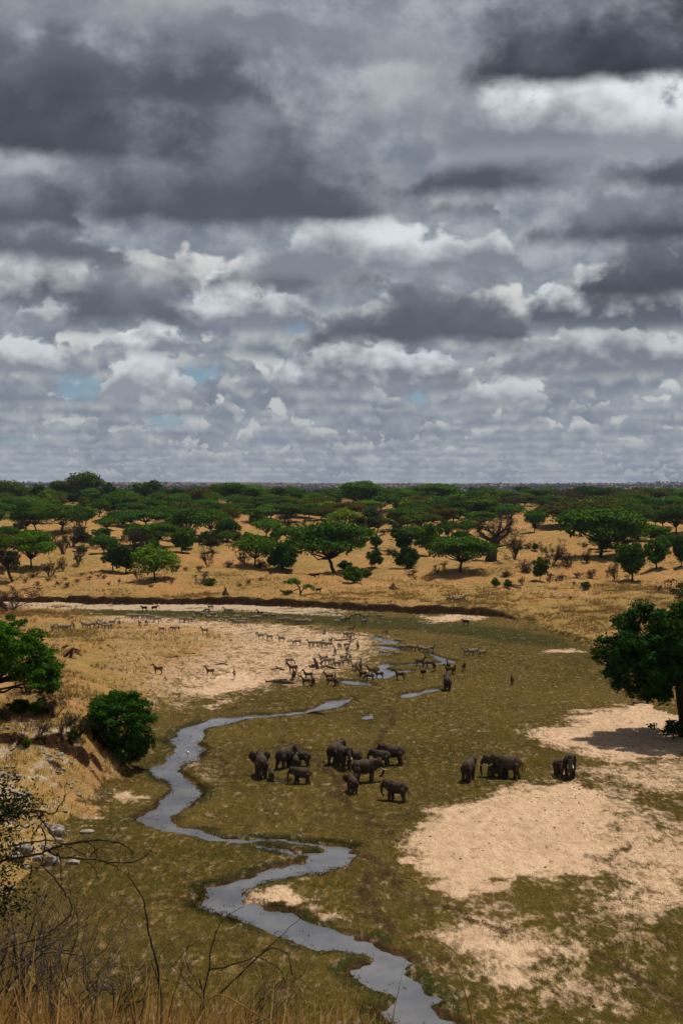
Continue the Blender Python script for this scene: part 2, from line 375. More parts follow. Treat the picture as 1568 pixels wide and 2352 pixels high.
LUSH = [
    ([(-100, 1400), (80, 1402), (420, 1403), (640, 1405), (860, 1414), (1000, 1424), (1180, 1444), (1300, 1470), (1330, 1490), (1210, 1483), (1080, 1462), (930, 1448), (780, 1438), (560, 1421), (420, 1418), (80, 1414), (-100, 1414)], 1.0, 3.0),
    ([(960, 1442), (1120, 1455), (1180, 1470), (1060, 1462)], .6, 3), ([(1290, 1505), (1340, 1500), (1345, 1520), (1300, 1525)], .8, 2.5), ([(1020, 1608), (1240, 1590), (1250, 1597), (1030, 1614)], .5, 2.5),
    ([(1060, 1680), (1190, 1690), (1250, 1710), (1330, 1740), (1250, 1735), (1150, 1705)], .45, 3), ([(790, 1650), (900, 1640), (900, 1670), (800, 1680)], .6, 2.5), ([(920, 1850), (985, 1855), (960, 1900), (900, 1920), (860, 1900)], .6, 2),
    ([(870, 1500), (920, 1505), (940, 1530), (880, 1540)], .6, 2), ([(200, 1880), (330, 1850), (380, 1870), (300, 1900), (220, 1930)], .7, 2), ([(230, 1950), (300, 1950), (280, 1975), (160, 2000)], .7, 1.5)]
TRAILS = [[(800, 1950), (870, 1985), (893, 2015), (880, 2000), (905, 2038), (960, 2065), (1010, 2092), (1080, 2117), (1160, 2140)], [(640, 1700), (700, 1720), (770, 1800), (775, 1835), (850, 1880), (890, 1920)],
          [(720, 1760), (760, 1783), (778, 1800), (790, 1830)], [(900, 1630), (905, 1660), (880, 1690), (850, 1720)], [(500, 1740), (520, 1760), (515, 1785)], [(1380, 2200), (1480, 2260), (1568, 2330)], [(850, 2010), (830, 2060), (870, 2100), (900, 2150)]]
DRY = [([(-200, 1425), (60, 1426), (250, 1428), (470, 1436), (560, 1460), (540, 1490), (470, 1530), (430, 1570), (400, 1620), (300, 1640), (100, 1640), (-200, 1640)], .62, 6.0), ([(300, 1480), (420, 1475), (520, 1500), (400, 1520)], .7, 4)]
DRY = [(flats(p), k, s) for p, k, s in DRY]
SANDS = [(flats(p), k, s) for p, k, s in SANDS]; LUSH = [(flats(p), k, s) for p, k, s in LUSH]; TRAILS = [flats(p) for p in TRAILS]

def far_profile(s):
    return np.interp(s, [0, 20, 60, 110, 180, 270, 420, 600, 760, 950, 1400, 2200, 3500, 5200, 7600, 9000, 20000],
                        [0, .5, 2.4, 5.2, 7.8, 10.4, 14.2, 18.0, 20.3, 20.8, 17, 14, 18, 33, 57, 54, 42])
def height(x, y, fine=True):
    x = np.asarray(x, float); y = np.asarray(y, float)
    near = (y > -60) & (y < 470)
    ex = x + fbm(x / 7., y / 7., 1, 3) * 2.6; ey = y + fbm(x / 9., y / 9., 2, 3) * 3.0 + vnoise(x / 1.6, y / 4., 57) * 1.6
    sd = seg_dist(ex, ey, VALLEY); ins = inside(ex, ey, VALLEY)
    s = np.where(ins, 0.0, sd)
    rightness = sst(34, 46, x) * (1 - sst(300, 330, y))
    steep = np.clip((vnoise(x / 6., y / 6., 8) + .15) * 3, 0, 1) * sst(170, 240, y)
    ramp = np.where(s > 0, (1 - rightness) * sst(0, 1.1, s) + rightness * (steep * sst(1.5, 3.0, s) * .55 + (1 - steep * .55) * sst(0, 10, s)), 0)
    h0 = 2.35 - .35 * rightness - 1.2 * rightness * (1 - sst(165, 200, y)) + .5 * vnoise(x / 18., y / 18., 5) + .9 * vnoise(x / 2.2, y / 2.2, 55) * (y > 280)
    z = ramp * h0 + far_profile(s) * (1 - .55 * rightness * (1 - sst(240, 330, y)))
    wood = sst(15, 60, s)
    z = z + sst(2500, 6000, s) * fbm(x / 1100., y / 3000., 44, 3) * 26
    z = z + wood * (fbm(x / 38., y / 38., 4, 3) * 3.2) * (1 - .6 * sst(400, 1500, s)) + wood * fbm(x / 9., y / 9., 14, 2) * .5
    # talus below the far cut bank
    z = z + np.where(ins & (y > 290), .7 * np.exp(-sd / 5.0), 0)
    # left terrace and its bank above the creek
    xf = np.interp(y, [60, 100, 112, 150, 185, 204, 250, 300, 360], [-31, -25.5, -23.5, -22.5, -22, -18, -12, -20, -30]) + fbm(x / 5., y / 5., 21, 3) * 2.4
    wd = np.interp(y, [60, 138, 150, 180, 220, 300, 360], [9, 8.5, 9, 15, 42, 70, 80])
    zc = np.interp(y + fbm(x / 3.5, y / 9., 34, 3) * 3.5 * (y > 118) * (y < 160), [60, 98, 108, 118, 128, 135, 138.0, 139.3, 141, 165, 200, 250, 300, 345], [2.2, 1.0, 1.0, 2.0, 3.3, 4.3, 4.8, 5.9, 6.0, 5.7, 4.2, 2.8, 1.4, .5])
    tl = sst(0, 1, (xf - x) / wd)
    z = z + np.where(y < 352, zc * tl + (.5 * fbm(x / 4., y / 4., 33, 3) + .35 * fbm(x / 1.1, y / 1.1, 35, 2) * (y < 141)) * tl * sst(90, 110, y) + tl * (1 - sst(120, 150, y)) * .9 * np.maximum(0, (-35 - x) / 12.), 0)
    # floor undulation
    fl = ins * (1 - tl)
    z = z + fl * (fbm(x / 16., y / 16., 6, 3) * .34 + fbm(x / 2.2, y / 2.2, 9, 2) * .07)
    # sand heaps on the right
    z = z + 1.0 * np.exp(-(((x - 31) / 7) ** 2 + ((y - 97) / 3) ** 2)) + .7 * np.exp(-(((x - 24) / 6) ** 2 + ((y - 91) / 2.5) ** 2)) + .5 * np.exp(-(((x - 41) / 8) ** 2 + ((y - 104) / 3) ** 2))
    # the hill we stand on
    xx = np.abs(x + 8) * .10
    hill = 30.75 - np.maximum(y, -5) * .428 - np.maximum(0, x - 6) * .30 - np.maximum(0, y - 45) * -.05 + fbm(x / 3., y / 3., 40, 3) * .25
    z = np.where(hill > z, hill, z)
    if fine:
        wsd = np.full(x.shape, 14.0)
        m = (y < 360) & (y > 55) & (np.abs(x) < 70)
        if m.any():
            wx, wy = x[m], y[m]
            jx = wx + fbm(wx / 1.3, wy / 1.3, 51, 3) * .55; jy = wy + fbm(wx / 1.3, wy / 1.3, 52, 3) * .9
            w_ = np.full(wx.shape, 14.0)
            for p in WATERS: w_ = np.minimum(w_, signed(jx, jy, p))
            wsd[m] = w_
        bed = WATER_Z + np.clip(wsd * .55, -.35, .5)
        z = np.where(wsd < 3, np.minimum(z, np.maximum(bed, WATER_Z - .3)) * (1 - sst(.3, 3, wsd)) + z * sst(.3, 3, wsd), z)
        z = np.where((wsd > .05) & (wsd < 3), np.maximum(z, WATER_Z + .05 + .2 * sst(.05, .6, wsd)), z)
        return z, s, ins, tl, wsd, rightness
    return z
def zat(x, y): return float(height(np.array([x]), np.array([y]), False)[0])
_T = np.concatenate([np.linspace(60.5, 420, 520), np.geomspace(420, 9000, 260)[1:]])
def ground(u, v):
    """where the line of sight through a bearing meets the land"""
    d = ray(u, v); t = _T / d[1]
    x, y, z = d[0] * t, d[1] * t, CAM_Z + d[2] * t
    for step in range(2):
        diff = z - height(x, y, False); below = diff < 0
        k = int(np.argmax(below)) if below.any() else len(diff) - 1
        k = max(1, k)
        if step == 0:
            f = np.linspace(0, 1, 14); x, y, z = [q[k - 1] + (q[k] - q[k - 1]) * f for q in (x, y, z)]
    f = diff[k - 1] / max(1e-6, diff[k - 1] - diff[k]); f = min(1.0, max(0.0, f))
    X = x[k - 1] + (x[k] - x[k - 1]) * f; Y = y[k - 1] + (y[k] - y[k - 1]) * f
    return Vector((X, Y, zat(X, Y)))

def terrain():
    APEX = 40.0
    tin = np.linspace(-.335, .335, 520)
    tout = np.geomspace(.34, 1.3, 40)
    ts = np.concatenate([-tout[::-1], tin, tout])
    def rows(a, b, n): return np.linspace(a, b, n, endpoint=False)
    ys = np.concatenate([rows(-30, 60, 110), rows(60, 112, 150), rows(112, 165, 170), rows(165, 306, 190), rows(306, 360, 130), rows(360, 480, 80),
                         480 + (np.geomspace(1, 60, 110) - 1) * 12, np.geomspace(1200, 16000, 60)])
    X = (ys[:, None] + APEX) * ts[None, :]; Y = np.repeat(ys[:, None], len(ts), 1)
    x, y = X.ravel(), Y.ravel()
    z, s, ins, tl, wsd, rt = height(x, y)
    V = np.stack([x, y, z], 1)
    nr, nc = X.shape
    i = np.arange(nr * nc).reshape(nr, nc)
    F = np.stack([i[:-1, :-1], i[:-1, 1:], i[1:, 1:], i[1:, :-1]], -1).reshape(-1, 4)
    me = np_mesh('ground', V, F, None, True)
    # what the ground is made of
    def cover(list_):
        r = np.zeros(x.shape)
        jx = x + fbm(x / 2.5, y / 2.5, 61, 3) * 2.4; jy = y + fbm(x / 2.5, y / 2.5, 62, 3) * 4.0
        for p, k, so in list_:
            q = signed(jx, jy, p); r = np.maximum(r, k * (1 - sst(-1.8 * so, 1.2 * so, q)))
        return r
    floor = ins & (y > 40)
    sand = cover(SANDS) * floor; lush = cover(LUSH) * floor
    lush = np.maximum(lush, .95 * (1 - sst(.4, 2.4, wsd)) * sst(-.4, .4, fbm(x / 4., y / 4., 71, 2) + .12) * floor)
    trail = np.zeros(x.shape); m = (y < 260) & (y > 60) & (np.abs(x) < 60)
    jx = x + fbm(x / 3., y / 3., 81, 2) * 1.4; jy = y + fbm(x / 3., y / 3., 82, 2) * 2
    for p in TRAILS:
        q = seg_dist(jx[m], jy[m], p, False); trail[m] = np.maximum(trail[m], 1 - sst(.15, .95, q))
    mud = np.maximum(.9 * (1 - sst(.1, 1.1, wsd)) * sst(-.5, .3, fbm(x / 4., y / 4., 72, 2)), .80 * trail) * floor
    slope = np.gradient(z.reshape(nr, nc), axis=0) / np.maximum(1e-3, np.gradient(Y, axis=0))
    slope = np.abs(slope).ravel()
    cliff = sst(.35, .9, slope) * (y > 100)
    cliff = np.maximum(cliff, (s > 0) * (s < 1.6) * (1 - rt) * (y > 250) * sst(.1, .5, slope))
    sdv = seg_dist(x, y, VALLEY)
    pale = floor * (y > 300) * (1 - sst(8, 15, sdv)) * (1 - sst(-12, 8, x)) * sst(-.5, .1, fbm(x / 8., y / 3., 73, 3) + .12)
    left_bank = tl * (y < 146) * (y > 60)
    pale = np.maximum(pale, .75 * left_bank * sst(-.15, .4, fbm(x / 2.5, y / 2.5, 74, 3)))
    tl_n = tl + .25 * fbm(x / 4., y / 4., 75, 3)
    tan = np.maximum(sst(.5, 6, s), np.where(y < 150, sst(.0, .22, tl_n) * sst(.0, .04, tl), sst(.35, .75, tl_n)))
    tan = np.maximum(np.maximum(tan, (y < 60) * 1.0), cover(DRY) * floor)
    straw = np.clip(tan * (sst(-.3, .35, fbm(x / 14., y / 10., 76, 3) + .25 * (y < 345) + .55 * rt)), 0, 1)
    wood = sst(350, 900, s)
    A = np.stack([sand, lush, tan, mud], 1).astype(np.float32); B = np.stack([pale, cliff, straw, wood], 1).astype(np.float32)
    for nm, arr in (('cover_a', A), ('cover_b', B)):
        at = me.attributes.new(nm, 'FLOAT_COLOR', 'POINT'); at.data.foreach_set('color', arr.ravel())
    o = link(bpy.data.objects.new('ground', me)); o['kind'] = 'structure'
    return o, (x, y, z, sand, tan, straw, wsd, floor, s, tl)

# ---------------------------------------------------------------- materials
def new_mat(name):
    m = bpy.data.materials.new(name); m.use_nodes = True
    t = m.node_tree; t.nodes.clear(); N = NT(t)
    out = N.node('ShaderNodeOutputMaterial'); b = N.node('ShaderNodeBsdfPrincipled')
    t.links.new(b.outputs[0], out.inputs['Surface'])
    b.inputs['Specular IOR Level'].default_value = 0.03
    b.inputs['Roughness'].default_value = 0.9
    return m, N, b, out
def bump(N, b, hgt, dist, strength=1.0):
    n = N.node('ShaderNodeBump'); n.inputs['Distance'].default_value = dist; n.inputs['Strength'].default_value = strength
    N.l.new(hgt, n.inputs['Height']); N.l.new(n.outputs[0], b.inputs['Normal'])
def mat_ground():
    m, N, b, out = new_mat('ground_material')
    pos = N.node('ShaderNodeNewGeometry').outputs['Position']
    def attr(nm):
        a = N.node('ShaderNodeAttribute'); a.attribute_name = nm
        s = N.node('ShaderNodeSeparateColor'); N.l.new(a.outputs['Color'], s.inputs[0])
        return s.outputs[0], s.outputs[1], s.outputs[2], a.outputs['Alpha']
    sand, lush, tan, mud = attr('cover_a'); pale, cliff, straw, wood = attr('cover_b')
    def amp(f, w=.16): return N.sstep(f, .5 - w, .5 + w)
    pg = N.v('MULTIPLY', pos, (1., .42, 1.)); p2 = N.v('MULTIPLY', pos, (.8, .5, 1.))
    n05 = amp(N.noise(pg, 5.2, 4, .68)); n2 = amp(N.noise(pg, 1.15, 5, .68)); n8 = amp(N.noise(p2, .17, 5, .62)); n40 = amp(N.noise(pos, .028, 3, .5))
    n1 = amp(N.noise(N.v('ADD', pg, (31., 7., 3.)), 2.3, 4, .7)); n5 = amp(N.noise(p2, .45, 5, .66))
    def blend(mask, noise, width, k=.35):
        """a mask whose edge is broken up by a noise"""
        return N.sstep(N.m('MULTIPLY_ADD', N.m('SUBTRACT', noise, .5), k * 2, mask), .5 - width, .5 + width)
    # short grazed turf: olive blades over straw and bare soil
    turf = N.mix(n2, (.049, .040, .008), (.112, .078, .017))
    turf = N.mix(N.m('MULTIPLY', n05, .32), turf, (.032, .027, .006))
    turf = N.mix(N.m('MULTIPLY', N.sstep(n1, .5, 1.0), .55), turf, (.245, .155, .048))
    turf = N.mix(N.m('MULTIPLY', n8, .50), turf, (.050, .047, .008))
    turf = N.mix(N.m('MULTIPLY', n40, .45), turf, (.142, .090, .025))
    turf = N.mix(N.m('MULTIPLY', N.sstep(n5, .72, 1.0), .55), turf, (.050, .029, .011))
    sandc = N.mix(n2, (.55, .368, .23), (.68, .488, .325))
    sandc = N.mix(N.m('MULTIPLY', N.sstep(n05, .5, 1.), .18), sandc, (.40, .26, .16))
    sandc = N.mix(N.m('MULTIPLY', n8, .35), sandc, (.45, .295, .185))
    sandc = N.mix(N.m('MULTIPLY', N.sstep(n5, .55, 1.0), .35), sandc, (.36, .24, .145))
    tanc = N.mix(n2, (.29, .145, .045), (.45, .260, .100))
    tanc = N.mix(N.m('MULTIPLY', n8, .5), tanc, (.38, .23, .100))
    tanc = N.mix(N.m('MULTIPLY', N.sstep(n05, .45, 1.), .5), tanc, (.15, .078, .027))
    tanc = N.mix(N.m('MULTIPLY', N.sstep(n5, .6, 1.), .4), tanc, (.42, .265, .125))
    tanc = N.mix(N.m('MULTIPLY', N.sstep(n40, .5, 1.), .45), tanc, (.34, .155, .048))
    strawc = N.mix(n05, (.22, .135, .040), (.42, .270, .092))
    strawc = N.mix(N.m('MULTIPLY', n5, .55), strawc, (.155, .112, .038))
    col = N.mix(blend(lush, n2, .25), turf, N.mix(n05, (.020, .025, .006), (.056, .052, .012)))
    sn = N.m('ADD', N.m('MULTIPLY', n1, .30), N.m('ADD', N.m('MULTIPLY', n2, .30), N.m('MULTIPLY', n5, .40)))
    col = N.mix(blend(sand, sn, .36, .52), col, sandc)
    spots = N.m('MULTIPLY', N.sstep(N.noise(pg, 2.0, 4, .7), .56, .66), N.sstep(N.noise(pos, .21, 3, .6), .40, .58))
    col = N.mix(N.m('MULTIPLY', spots, .7), col, N.mix(n05, (.075, .058, .022), (.15, .095, .042)))
    dry = N.mix(blend(straw, n2, .3), tanc, strawc)
    col = N.mix(blend(tan, n2, .25), col, dry)
    col = N.mix(N.m('MULTIPLY', blend(mud, n05, .3), .85), col, N.mix(n2, (.032, .019, .010), (.085, .048, .023)))
    col = N.mix(blend(pale, n2, .3), col, N.mix(n05, (.33, .235, .15), (.52, .41, .28)))
    soil = N.mix(N.noise(N.v('MULTIPLY', pos, (1., 1., .25)), 1.4, 4, .6), (.007, .004, .003), (.062, .031, .015))  # dark earth, with the shade of the cut face deepened in its colour
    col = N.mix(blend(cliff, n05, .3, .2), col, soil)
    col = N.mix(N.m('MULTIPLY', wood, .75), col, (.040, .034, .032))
    N.put(b.inputs['Base Color'], col)
    b.inputs['Roughness'].default_value = .95
    h = N.m('ADD', N.m('MULTIPLY', n05, .5), N.m('MULTIPLY', n2, 1.0))
    bump(N, b, h, .16, .9)
    return m
def mat_water():
    m, N, b, out = new_mat('water_material')
    pos = N.node('ShaderNodeNewGeometry').outputs['Position']
    n = N.noise(pos, 1.1, 4, .6); n2 = N.noise(pos, .25, 3, .5)
    N.put(b.inputs['Base Color'], N.mix(N.sstep(n2, .3, .7), (.085, .090, .105), (.14, .14, .15)))
    b.inputs['Roughness'].default_value = .07
    b.inputs['IOR'].default_value = 1.33
    b.inputs['Specular IOR Level'].default_value = .5
    bump(N, b, N.noise(N.v('MULTIPLY', pos, (1., .5, 1.)), 2.6, 3, .55), .035, .6)
    return m
GROUND, GF = terrain()
GROUND.data.materials.append(mat_ground())

def river():
    bm = bmesh.new(); lift = -.02
    for p in WATERS:
        P = np.array(p); c = P.mean(0)
        # every pool is a flat sheet a little wider than its shore, so that the banks cut its edge
        n = len(P); d = np.roll(P, -1, 0) - np.roll(P, 1, 0)
        area = .5 * np.sum(P[:, 0] * np.roll(P[:, 1], -1) - np.roll(P[:, 0], -1) * P[:, 1])
        nrm = np.stack([d[:, 1], -d[:, 0]], 1) * (1 if area > 0 else -1)
        nrm /= np.maximum(1e-6, np.linalg.norm(nrm, axis=1))[:, None]
        Q = P + nrm * .7
        lift += .004
        vs = [bm.verts.new((q[0], q[1], WATER_Z + lift)) for q in Q]
        try:
            f = bm.faces.new(vs)
        except ValueError: continue
    bmesh.ops.recalc_face_normals(bm, faces=bm.faces[:])
    for f in bm.faces:
        if f.normal.z < 0: f.normal_flip()
    bmesh.ops.triangulate(bm, faces=bm.faces[:], ngon_method='EAR_CLIP')
    me = bpy.data.meshes.new('river'); bm.to_mesh(me); bm.free()
    me.materials.append(mat_water())
    o = link(bpy.data.objects.new('river', me)); o['kind'] = 'structure'
river()

# ================================================================== vegetation
def leaf_mat(name, c1, c2, c3=None, trans=.16, scale=.9):
    m, N, b, out = new_mat(name)
    oi = N.node('ShaderNodeObjectInfo'); tc = N.node('ShaderNodeTexCoord').outputs['Object']
    n = N.noise(tc, scale, 3, .6); n2 = N.noise(tc, scale * 6, 2, .6)
    col = N.mix(N.sstep(n, .3, .7), c1, c2)
    if c3: col = N.mix(N.m('MULTIPLY', N.sstep(n2, .5, .75), .6), col, c3)
    col = N.mix(1.0, col, oi.outputs['Color'], 'MULTIPLY')
    N.put(b.inputs['Base Color'], col); b.inputs['Roughness'].default_value = .7
    tr = N.node('ShaderNodeBsdfTranslucent'); N.l.new(col, tr.inputs['Color'])
    mx = N.node('ShaderNodeMixShader'); mx.inputs[0].default_value = trans
    N.l.new(b.outputs[0], mx.inputs[1]); N.l.new(tr.outputs[0], mx.inputs[2]); N.l.new(mx.outputs[0], out.inputs['Surface'])
    return m
def wood_mat(name, c1, c2, scale=3.0):
    m, N, b, out = new_mat(name)
    tc = N.node('ShaderNodeTexCoord').outputs['Object']
    n = N.noise(N.v('MULTIPLY', tc, (1, 1, .35)), scale, 4, .65)
    N.put(b.inputs['Base Color'], N.mix(N.sstep(n, .3, .7), c1, c2))
    bump(N, b, n, .04, .8)
    return m
M_LEAF = leaf_mat('acacia_leaf', (.026, .068, .004), (.062, .140, .007), (.100, .178, .012))
M_LEAF_BROAD = leaf_mat('broad_leaf', (.010, .036, .004), (.026, .078, .007), (.040, .105, .010), .2, 1.2)
M_LEAF_OLIVE = leaf_mat('olive_leaf', (.022, .026, .009), (.050, .052, .018), (.070, .062, .022))
M_TWIG = leaf_mat('dry_twig', (.036, .023, .016), (.080, .054, .038), None, .1)
M_BARK = wood_mat('dark_bark', (.014, .010, .007), (.045, .034, .026))
M_BARK_GREY = wood_mat('grey_bark', (.028, .021, .018), (.085, .066, .056), 2.0)
M_BAOBAB = wood_mat('baobab_bark', (.020, .015, .013), (.070, .052, .044), 1.2)
M_DEADWOOD = wood_mat('dead_wood', (.055, .042, .032), (.17, .135, .105))
M_EARTH = wood_mat('termite_earth', (.030, .017, .010), (.105, .060, .032), 1.5)

def diamonds(P, Nm, size, rs, aspect=.55):
    """one small leaf-shaped quad at each point, facing roughly along Nm"""
    n = len(P)
    Nm = Nm / np.maximum(1e-6, np.linalg.norm(Nm, axis=1))[:, None]
    r = rs.randn(n, 3); t = r - Nm * np.sum(r * Nm, 1)[:, None]; t /= np.maximum(1e-6, np.linalg.norm(t, axis=1))[:, None]
    bt = np.cross(Nm, t)
    s = (size * (.6 + .8 * rs.rand(n)))[:, None]
    V = np.stack([P - t * s, P + bt * s * aspect, P + t * s, P - bt * s * aspect], 1).reshape(-1, 3)
    F = np.arange(n * 4).reshape(n, 4)
    return V, F
def clumps(cen, rad, n, size, rs, up=.6, rough=.8, shell=.55):
    """leaves spread through ellipsoidal clumps: cen (k,3), rad (k,3), n leaves each"""
    Ps, Ns = [], []
    for c, r in zip(cen, rad):
        d = rs.randn(n, 3); d /= np.linalg.norm(d, axis=1)[:, None]
        d[:, 2] = np.where(rs.rand(n) < up, np.abs(d[:, 2]), d[:, 2])
        q = (shell + (1 - shell) * rs.rand(n)) ** .7
        P = np.array(c) + d * np.array(r) * q[:, None] * (1 + .16 * rs.randn(n))[:, None]
        Ps.append(P); Ns.append(d + np.array([0, 0, up * 1.1]) + rs.randn(n, 3) * rough)
    return diamonds(np.concatenate(Ps), np.concatenate(Ns), size, rs)
def tubes(paths, sides=5):
    """paths: list of (points, radii); one tapering tube each"""
    Vs, Fs, base = [], [], 0
    for pts, rad in paths:
        P = np.array(pts, float); R = np.array(rad, float); n = len(P)
        T = np.gradient(P, axis=0); T /= np.maximum(1e-9, np.linalg.norm(T, axis=1))[:, None]
        ref = np.array([0., 0., 1.]) if abs(T[0][2]) < .9 else np.array([1., 0., 0.])
        A = np.cross(T, ref); A /= np.maximum(1e-9, np.linalg.norm(A, axis=1))[:, None]; B = np.cross(T, A)
        ang = np.arange(sides) * 2 * math.pi / sides
        ring = P[:, None, :] + R[:, None, None] * (A[:, None, :] * np.cos(ang)[None, :, None] + B[:, None, :] * np.sin(ang)[None, :, None])
        Vs.append(ring.reshape(-1, 3))
        i = base + np.arange(n * sides).reshape(n, sides)
        j = np.roll(i, -1, 1)
        Fs.append(np.stack([i[:-1], j[:-1], j[1:], i[1:]], -1).reshape(-1, 4))
        base += n * sides
    return np.concatenate(Vs), np.concatenate(Fs)
def wiggle(a, b, n, amp, rs, sag=0.0):
    a, b = np.array(a, float), np.array(b, float); t = np.linspace(0, 1, n)[:, None]
    P = a + (b - a) * t + rs.randn(n, 3) * amp * np.sin(np.pi * t) + np.array([0, 0, 1.]) * sag * np.sin(np.pi * t)
    return P
def grow(rs, p, d, L, r, depth, paths, spread=.6, up=.15, kids=(2, 3), seg=4, shrink=.68, taper=.66):
    """recursive bare branching"""
    p = np.array(p, float); d = np.array(d, float); d /= np.linalg.norm(d)
    pts, rad = [p.copy()], [r]
    for i in range(seg):
        d = d + rs.randn(3) * .16 + np.array([0, 0, up * .3]); d /= np.linalg.norm(d)
        p = p + d * L / seg; pts.append(p.copy()); rad.append(r * (1 - .45 * (i + 1) / seg))
    paths.append((pts, rad))
    if depth <= 0: return
    for k in range(rs.randint(kids[0], kids[1] + 1)):
        j = rs.randint(max(1, seg // 2), seg + 1)
        nd = d + rs.randn(3) * spread + np.array([0, 0, up]); grow(rs, pts[j], nd, L * shrink * (.75 + .5 * rs.rand()), rad[j] * taper, depth - 1, paths, spread, up, kids, max(2, seg - 1), shrink, taper)

def acacia_meshes(seed, H=8.5, W=12.0, pads=20, leaf=.30, n=330, flatness=.1, layers=False, thick=.19):
    rs = np.random.RandomState(seed); R = W / 2
    cen, rad, paths = [], [], []
    fork = H * (.16 + .12 * rs.rand()); lean = rs.randn(2) * .5
    fp = np.array([lean[0], lean[1], fork])
    paths.append((wiggle((0, 0, -.5), fp, 5, .08, rs), np.linspace(.34, .24, 5)))
    ga = rs.rand() * 6
    for i in range(pads):
        rr = R * .80 * math.sqrt((i + .4) / pads); a = ga + i * 2.399 + rs.randn() * .25
        z = H * (.88 - flatness) - (rr / R) ** 2 * H * (.30 if not layers else .2) + rs.randn() * H * .035
        if layers and rs.rand() < .3: z -= H * .22
        c = np.array([rr * math.cos(a) + lean[0], rr * math.sin(a) + lean[1], z]); cen.append(c)
        pr = W * (.17 + .07 * rs.rand()); rad.append((pr, pr, H * thick * (.75 + .5 * rs.rand())))
        mid = fp + (c - fp) * .5 + np.array([0, 0, -.3]) + rs.randn(3) * .3
        P = np.array([fp, fp + (mid - fp) * .5 + rs.randn(3) * .12, mid, mid + (c - mid) * .6, c - np.array([0, 0, .15])])
        paths.append((P, np.linspace(.17, .04, 5)))
    V, F = clumps(cen, rad, n, leaf, rs, .62, .75)
    return tubes(paths, 5), (V, F)
def round_meshes(seed, H=6., W=6., k=34, leaf=.24, n=170, low=.12):
    rs = np.random.RandomState(seed); cen, rad, paths = [], [], []
    zc = H * (.5 + low * .5)
    fork = np.array([0, 0, H * .22]); paths.append((wiggle((0, 0, -.4), fork, 4, .05, rs), np.linspace(.22, .15, 4)))
    for i in range(k):
        d = rs.randn(3); d /= np.linalg.norm(d); q = .40 + .50 * rs.rand()
        c = np.array([d[0] * W * .5 * q, d[1] * W * .5 * q, zc + d[2] * H * .42 * q]); cen.append(c)
        pr = W * (.10 + .10 * rs.rand()); rad.append((pr, pr, pr * .75))
        if i % 3 == 0: paths.append((wiggle(fork, c, 4, .1, rs), np.linspace(.1, .03, 4)))
    V, F = clumps(cen, rad, n, leaf, rs, .55, .9)
    return tubes(paths, 5), (V, F)
def sparse_meshes(seed, H=6., W=5.):
    rs = np.random.RandomState(seed); paths = []
    for k in range(3): grow(rs, (0, 0, -.3), (rs.randn() * .3, rs.randn() * .3, 1), H * .42, .12, 3, paths, .55, .2, (2, 3), 4)
    tips = np.array([p[0][-1] for p in paths]); tips = tips[tips[:, 2] > H * .4]
    c = tips[rs.randint(0, len(tips), 40)]; r = np.tile([.55, .55, .4], (40, 1)) * (.6 + .8 * rs.rand(40, 1))
    return tubes(paths, 4), clumps(c, r, 42, .2, rs, .5, .9)
def bare_meshes(seed, H=5., W=4., stems=7):
    rs = np.random.RandomState(seed); paths = []
    for k in range(stems):
        a = rs.rand() * 6.3
        grow(rs, (.1 * math.cos(a), .1 * math.sin(a), -.2), (.45 * math.cos(a), .45 * math.sin(a), 1.), H * .45, .075 + .04 * rs.rand(), 3, paths, .5, .15, (2, 3), 3)
    tips = np.array([q for p in paths[stems:] for q in p[0][1:]])
    c = tips[rs.randint(0, len(tips), 2600)] + rs.randn(2600, 3) * .14
    return tubes(paths, 4), diamonds(c, rs.randn(2600, 3), .20, rs, .15)
def variant(fn, n, seed0, **kw):
    out = []
    for i in range(n):
        (tv, tf), (cv, cf) = fn(seed0 + i, **kw)
        out.append((np_mesh('trunk', tv, tf, None, True), np_mesh('crown', cv, cf)))
    return out
KINDS = {
    'acacia': (variant(acacia_meshes, 3, 100) + variant(acacia_meshes, 2, 110, pads=13, thick=.24, flatness=.16) + variant(acacia_meshes, 2, 120, pads=26, thick=.13, flatness=.06, layers=True) + variant(acacia_meshes, 2, 130, pads=15, thick=.27, flatness=.2, leaf=.36), 8.5, 12.5, M_BARK, M_LEAF), 'flat': (variant(acacia_meshes, 3, 140, flatness=.03, layers=True, pads=22, W=14., H=8., thick=.14), 8., 14.5, M_BARK, M_LEAF),
    'round': (variant(round_meshes, 4, 200), 6., 6.4, M_BARK, M_LEAF), 'bush': (variant(round_meshes, 2, 240, H=4.5, W=6., low=-.12, k=30), 4.5, 6.6, M_BARK, M_LEAF),
    'sparse': (variant(sparse_meshes, 3, 260), 6., 5., M_BARK_GREY, M_LEAF_OLIVE), 'bare': (variant(bare_meshes, 4, 300), 5., 4.6, M_BARK_GREY, M_TWIG)}
for ms, _, _, mb, ml in KINDS.values():
    for a, b in ms: a.materials.append(mb); b.materials.append(ml)
ORD = ['first', 'second', 'third', 'fourth', 'fifth', 'sixth', 'seventh', 'eighth', 'ninth', 'tenth', 'eleventh', 'twelfth', 'thirteenth', 'fourteenth', 'fifteenth', 'sixteenth', 'seventeenth', 'eighteenth', 'nineteenth', 'twentieth']
def ordinal(i):
    if i < 20: return ORD[i]
    tens = {2: 'twenty', 3: 'thirty', 4: 'forty', 5: 'fifty', 6: 'sixty', 7: 'seventy', 8: 'eighty', 9: 'ninety'}
    n = i + 1
    if n % 10 == 0 and n < 100: return tens[n // 10][:-1] + 'ieth'
    if n < 100: return tens[n // 10] + '-' + ORD[n % 10 - 1]
    return 'hundred-and-' + ordinal(i - 100)
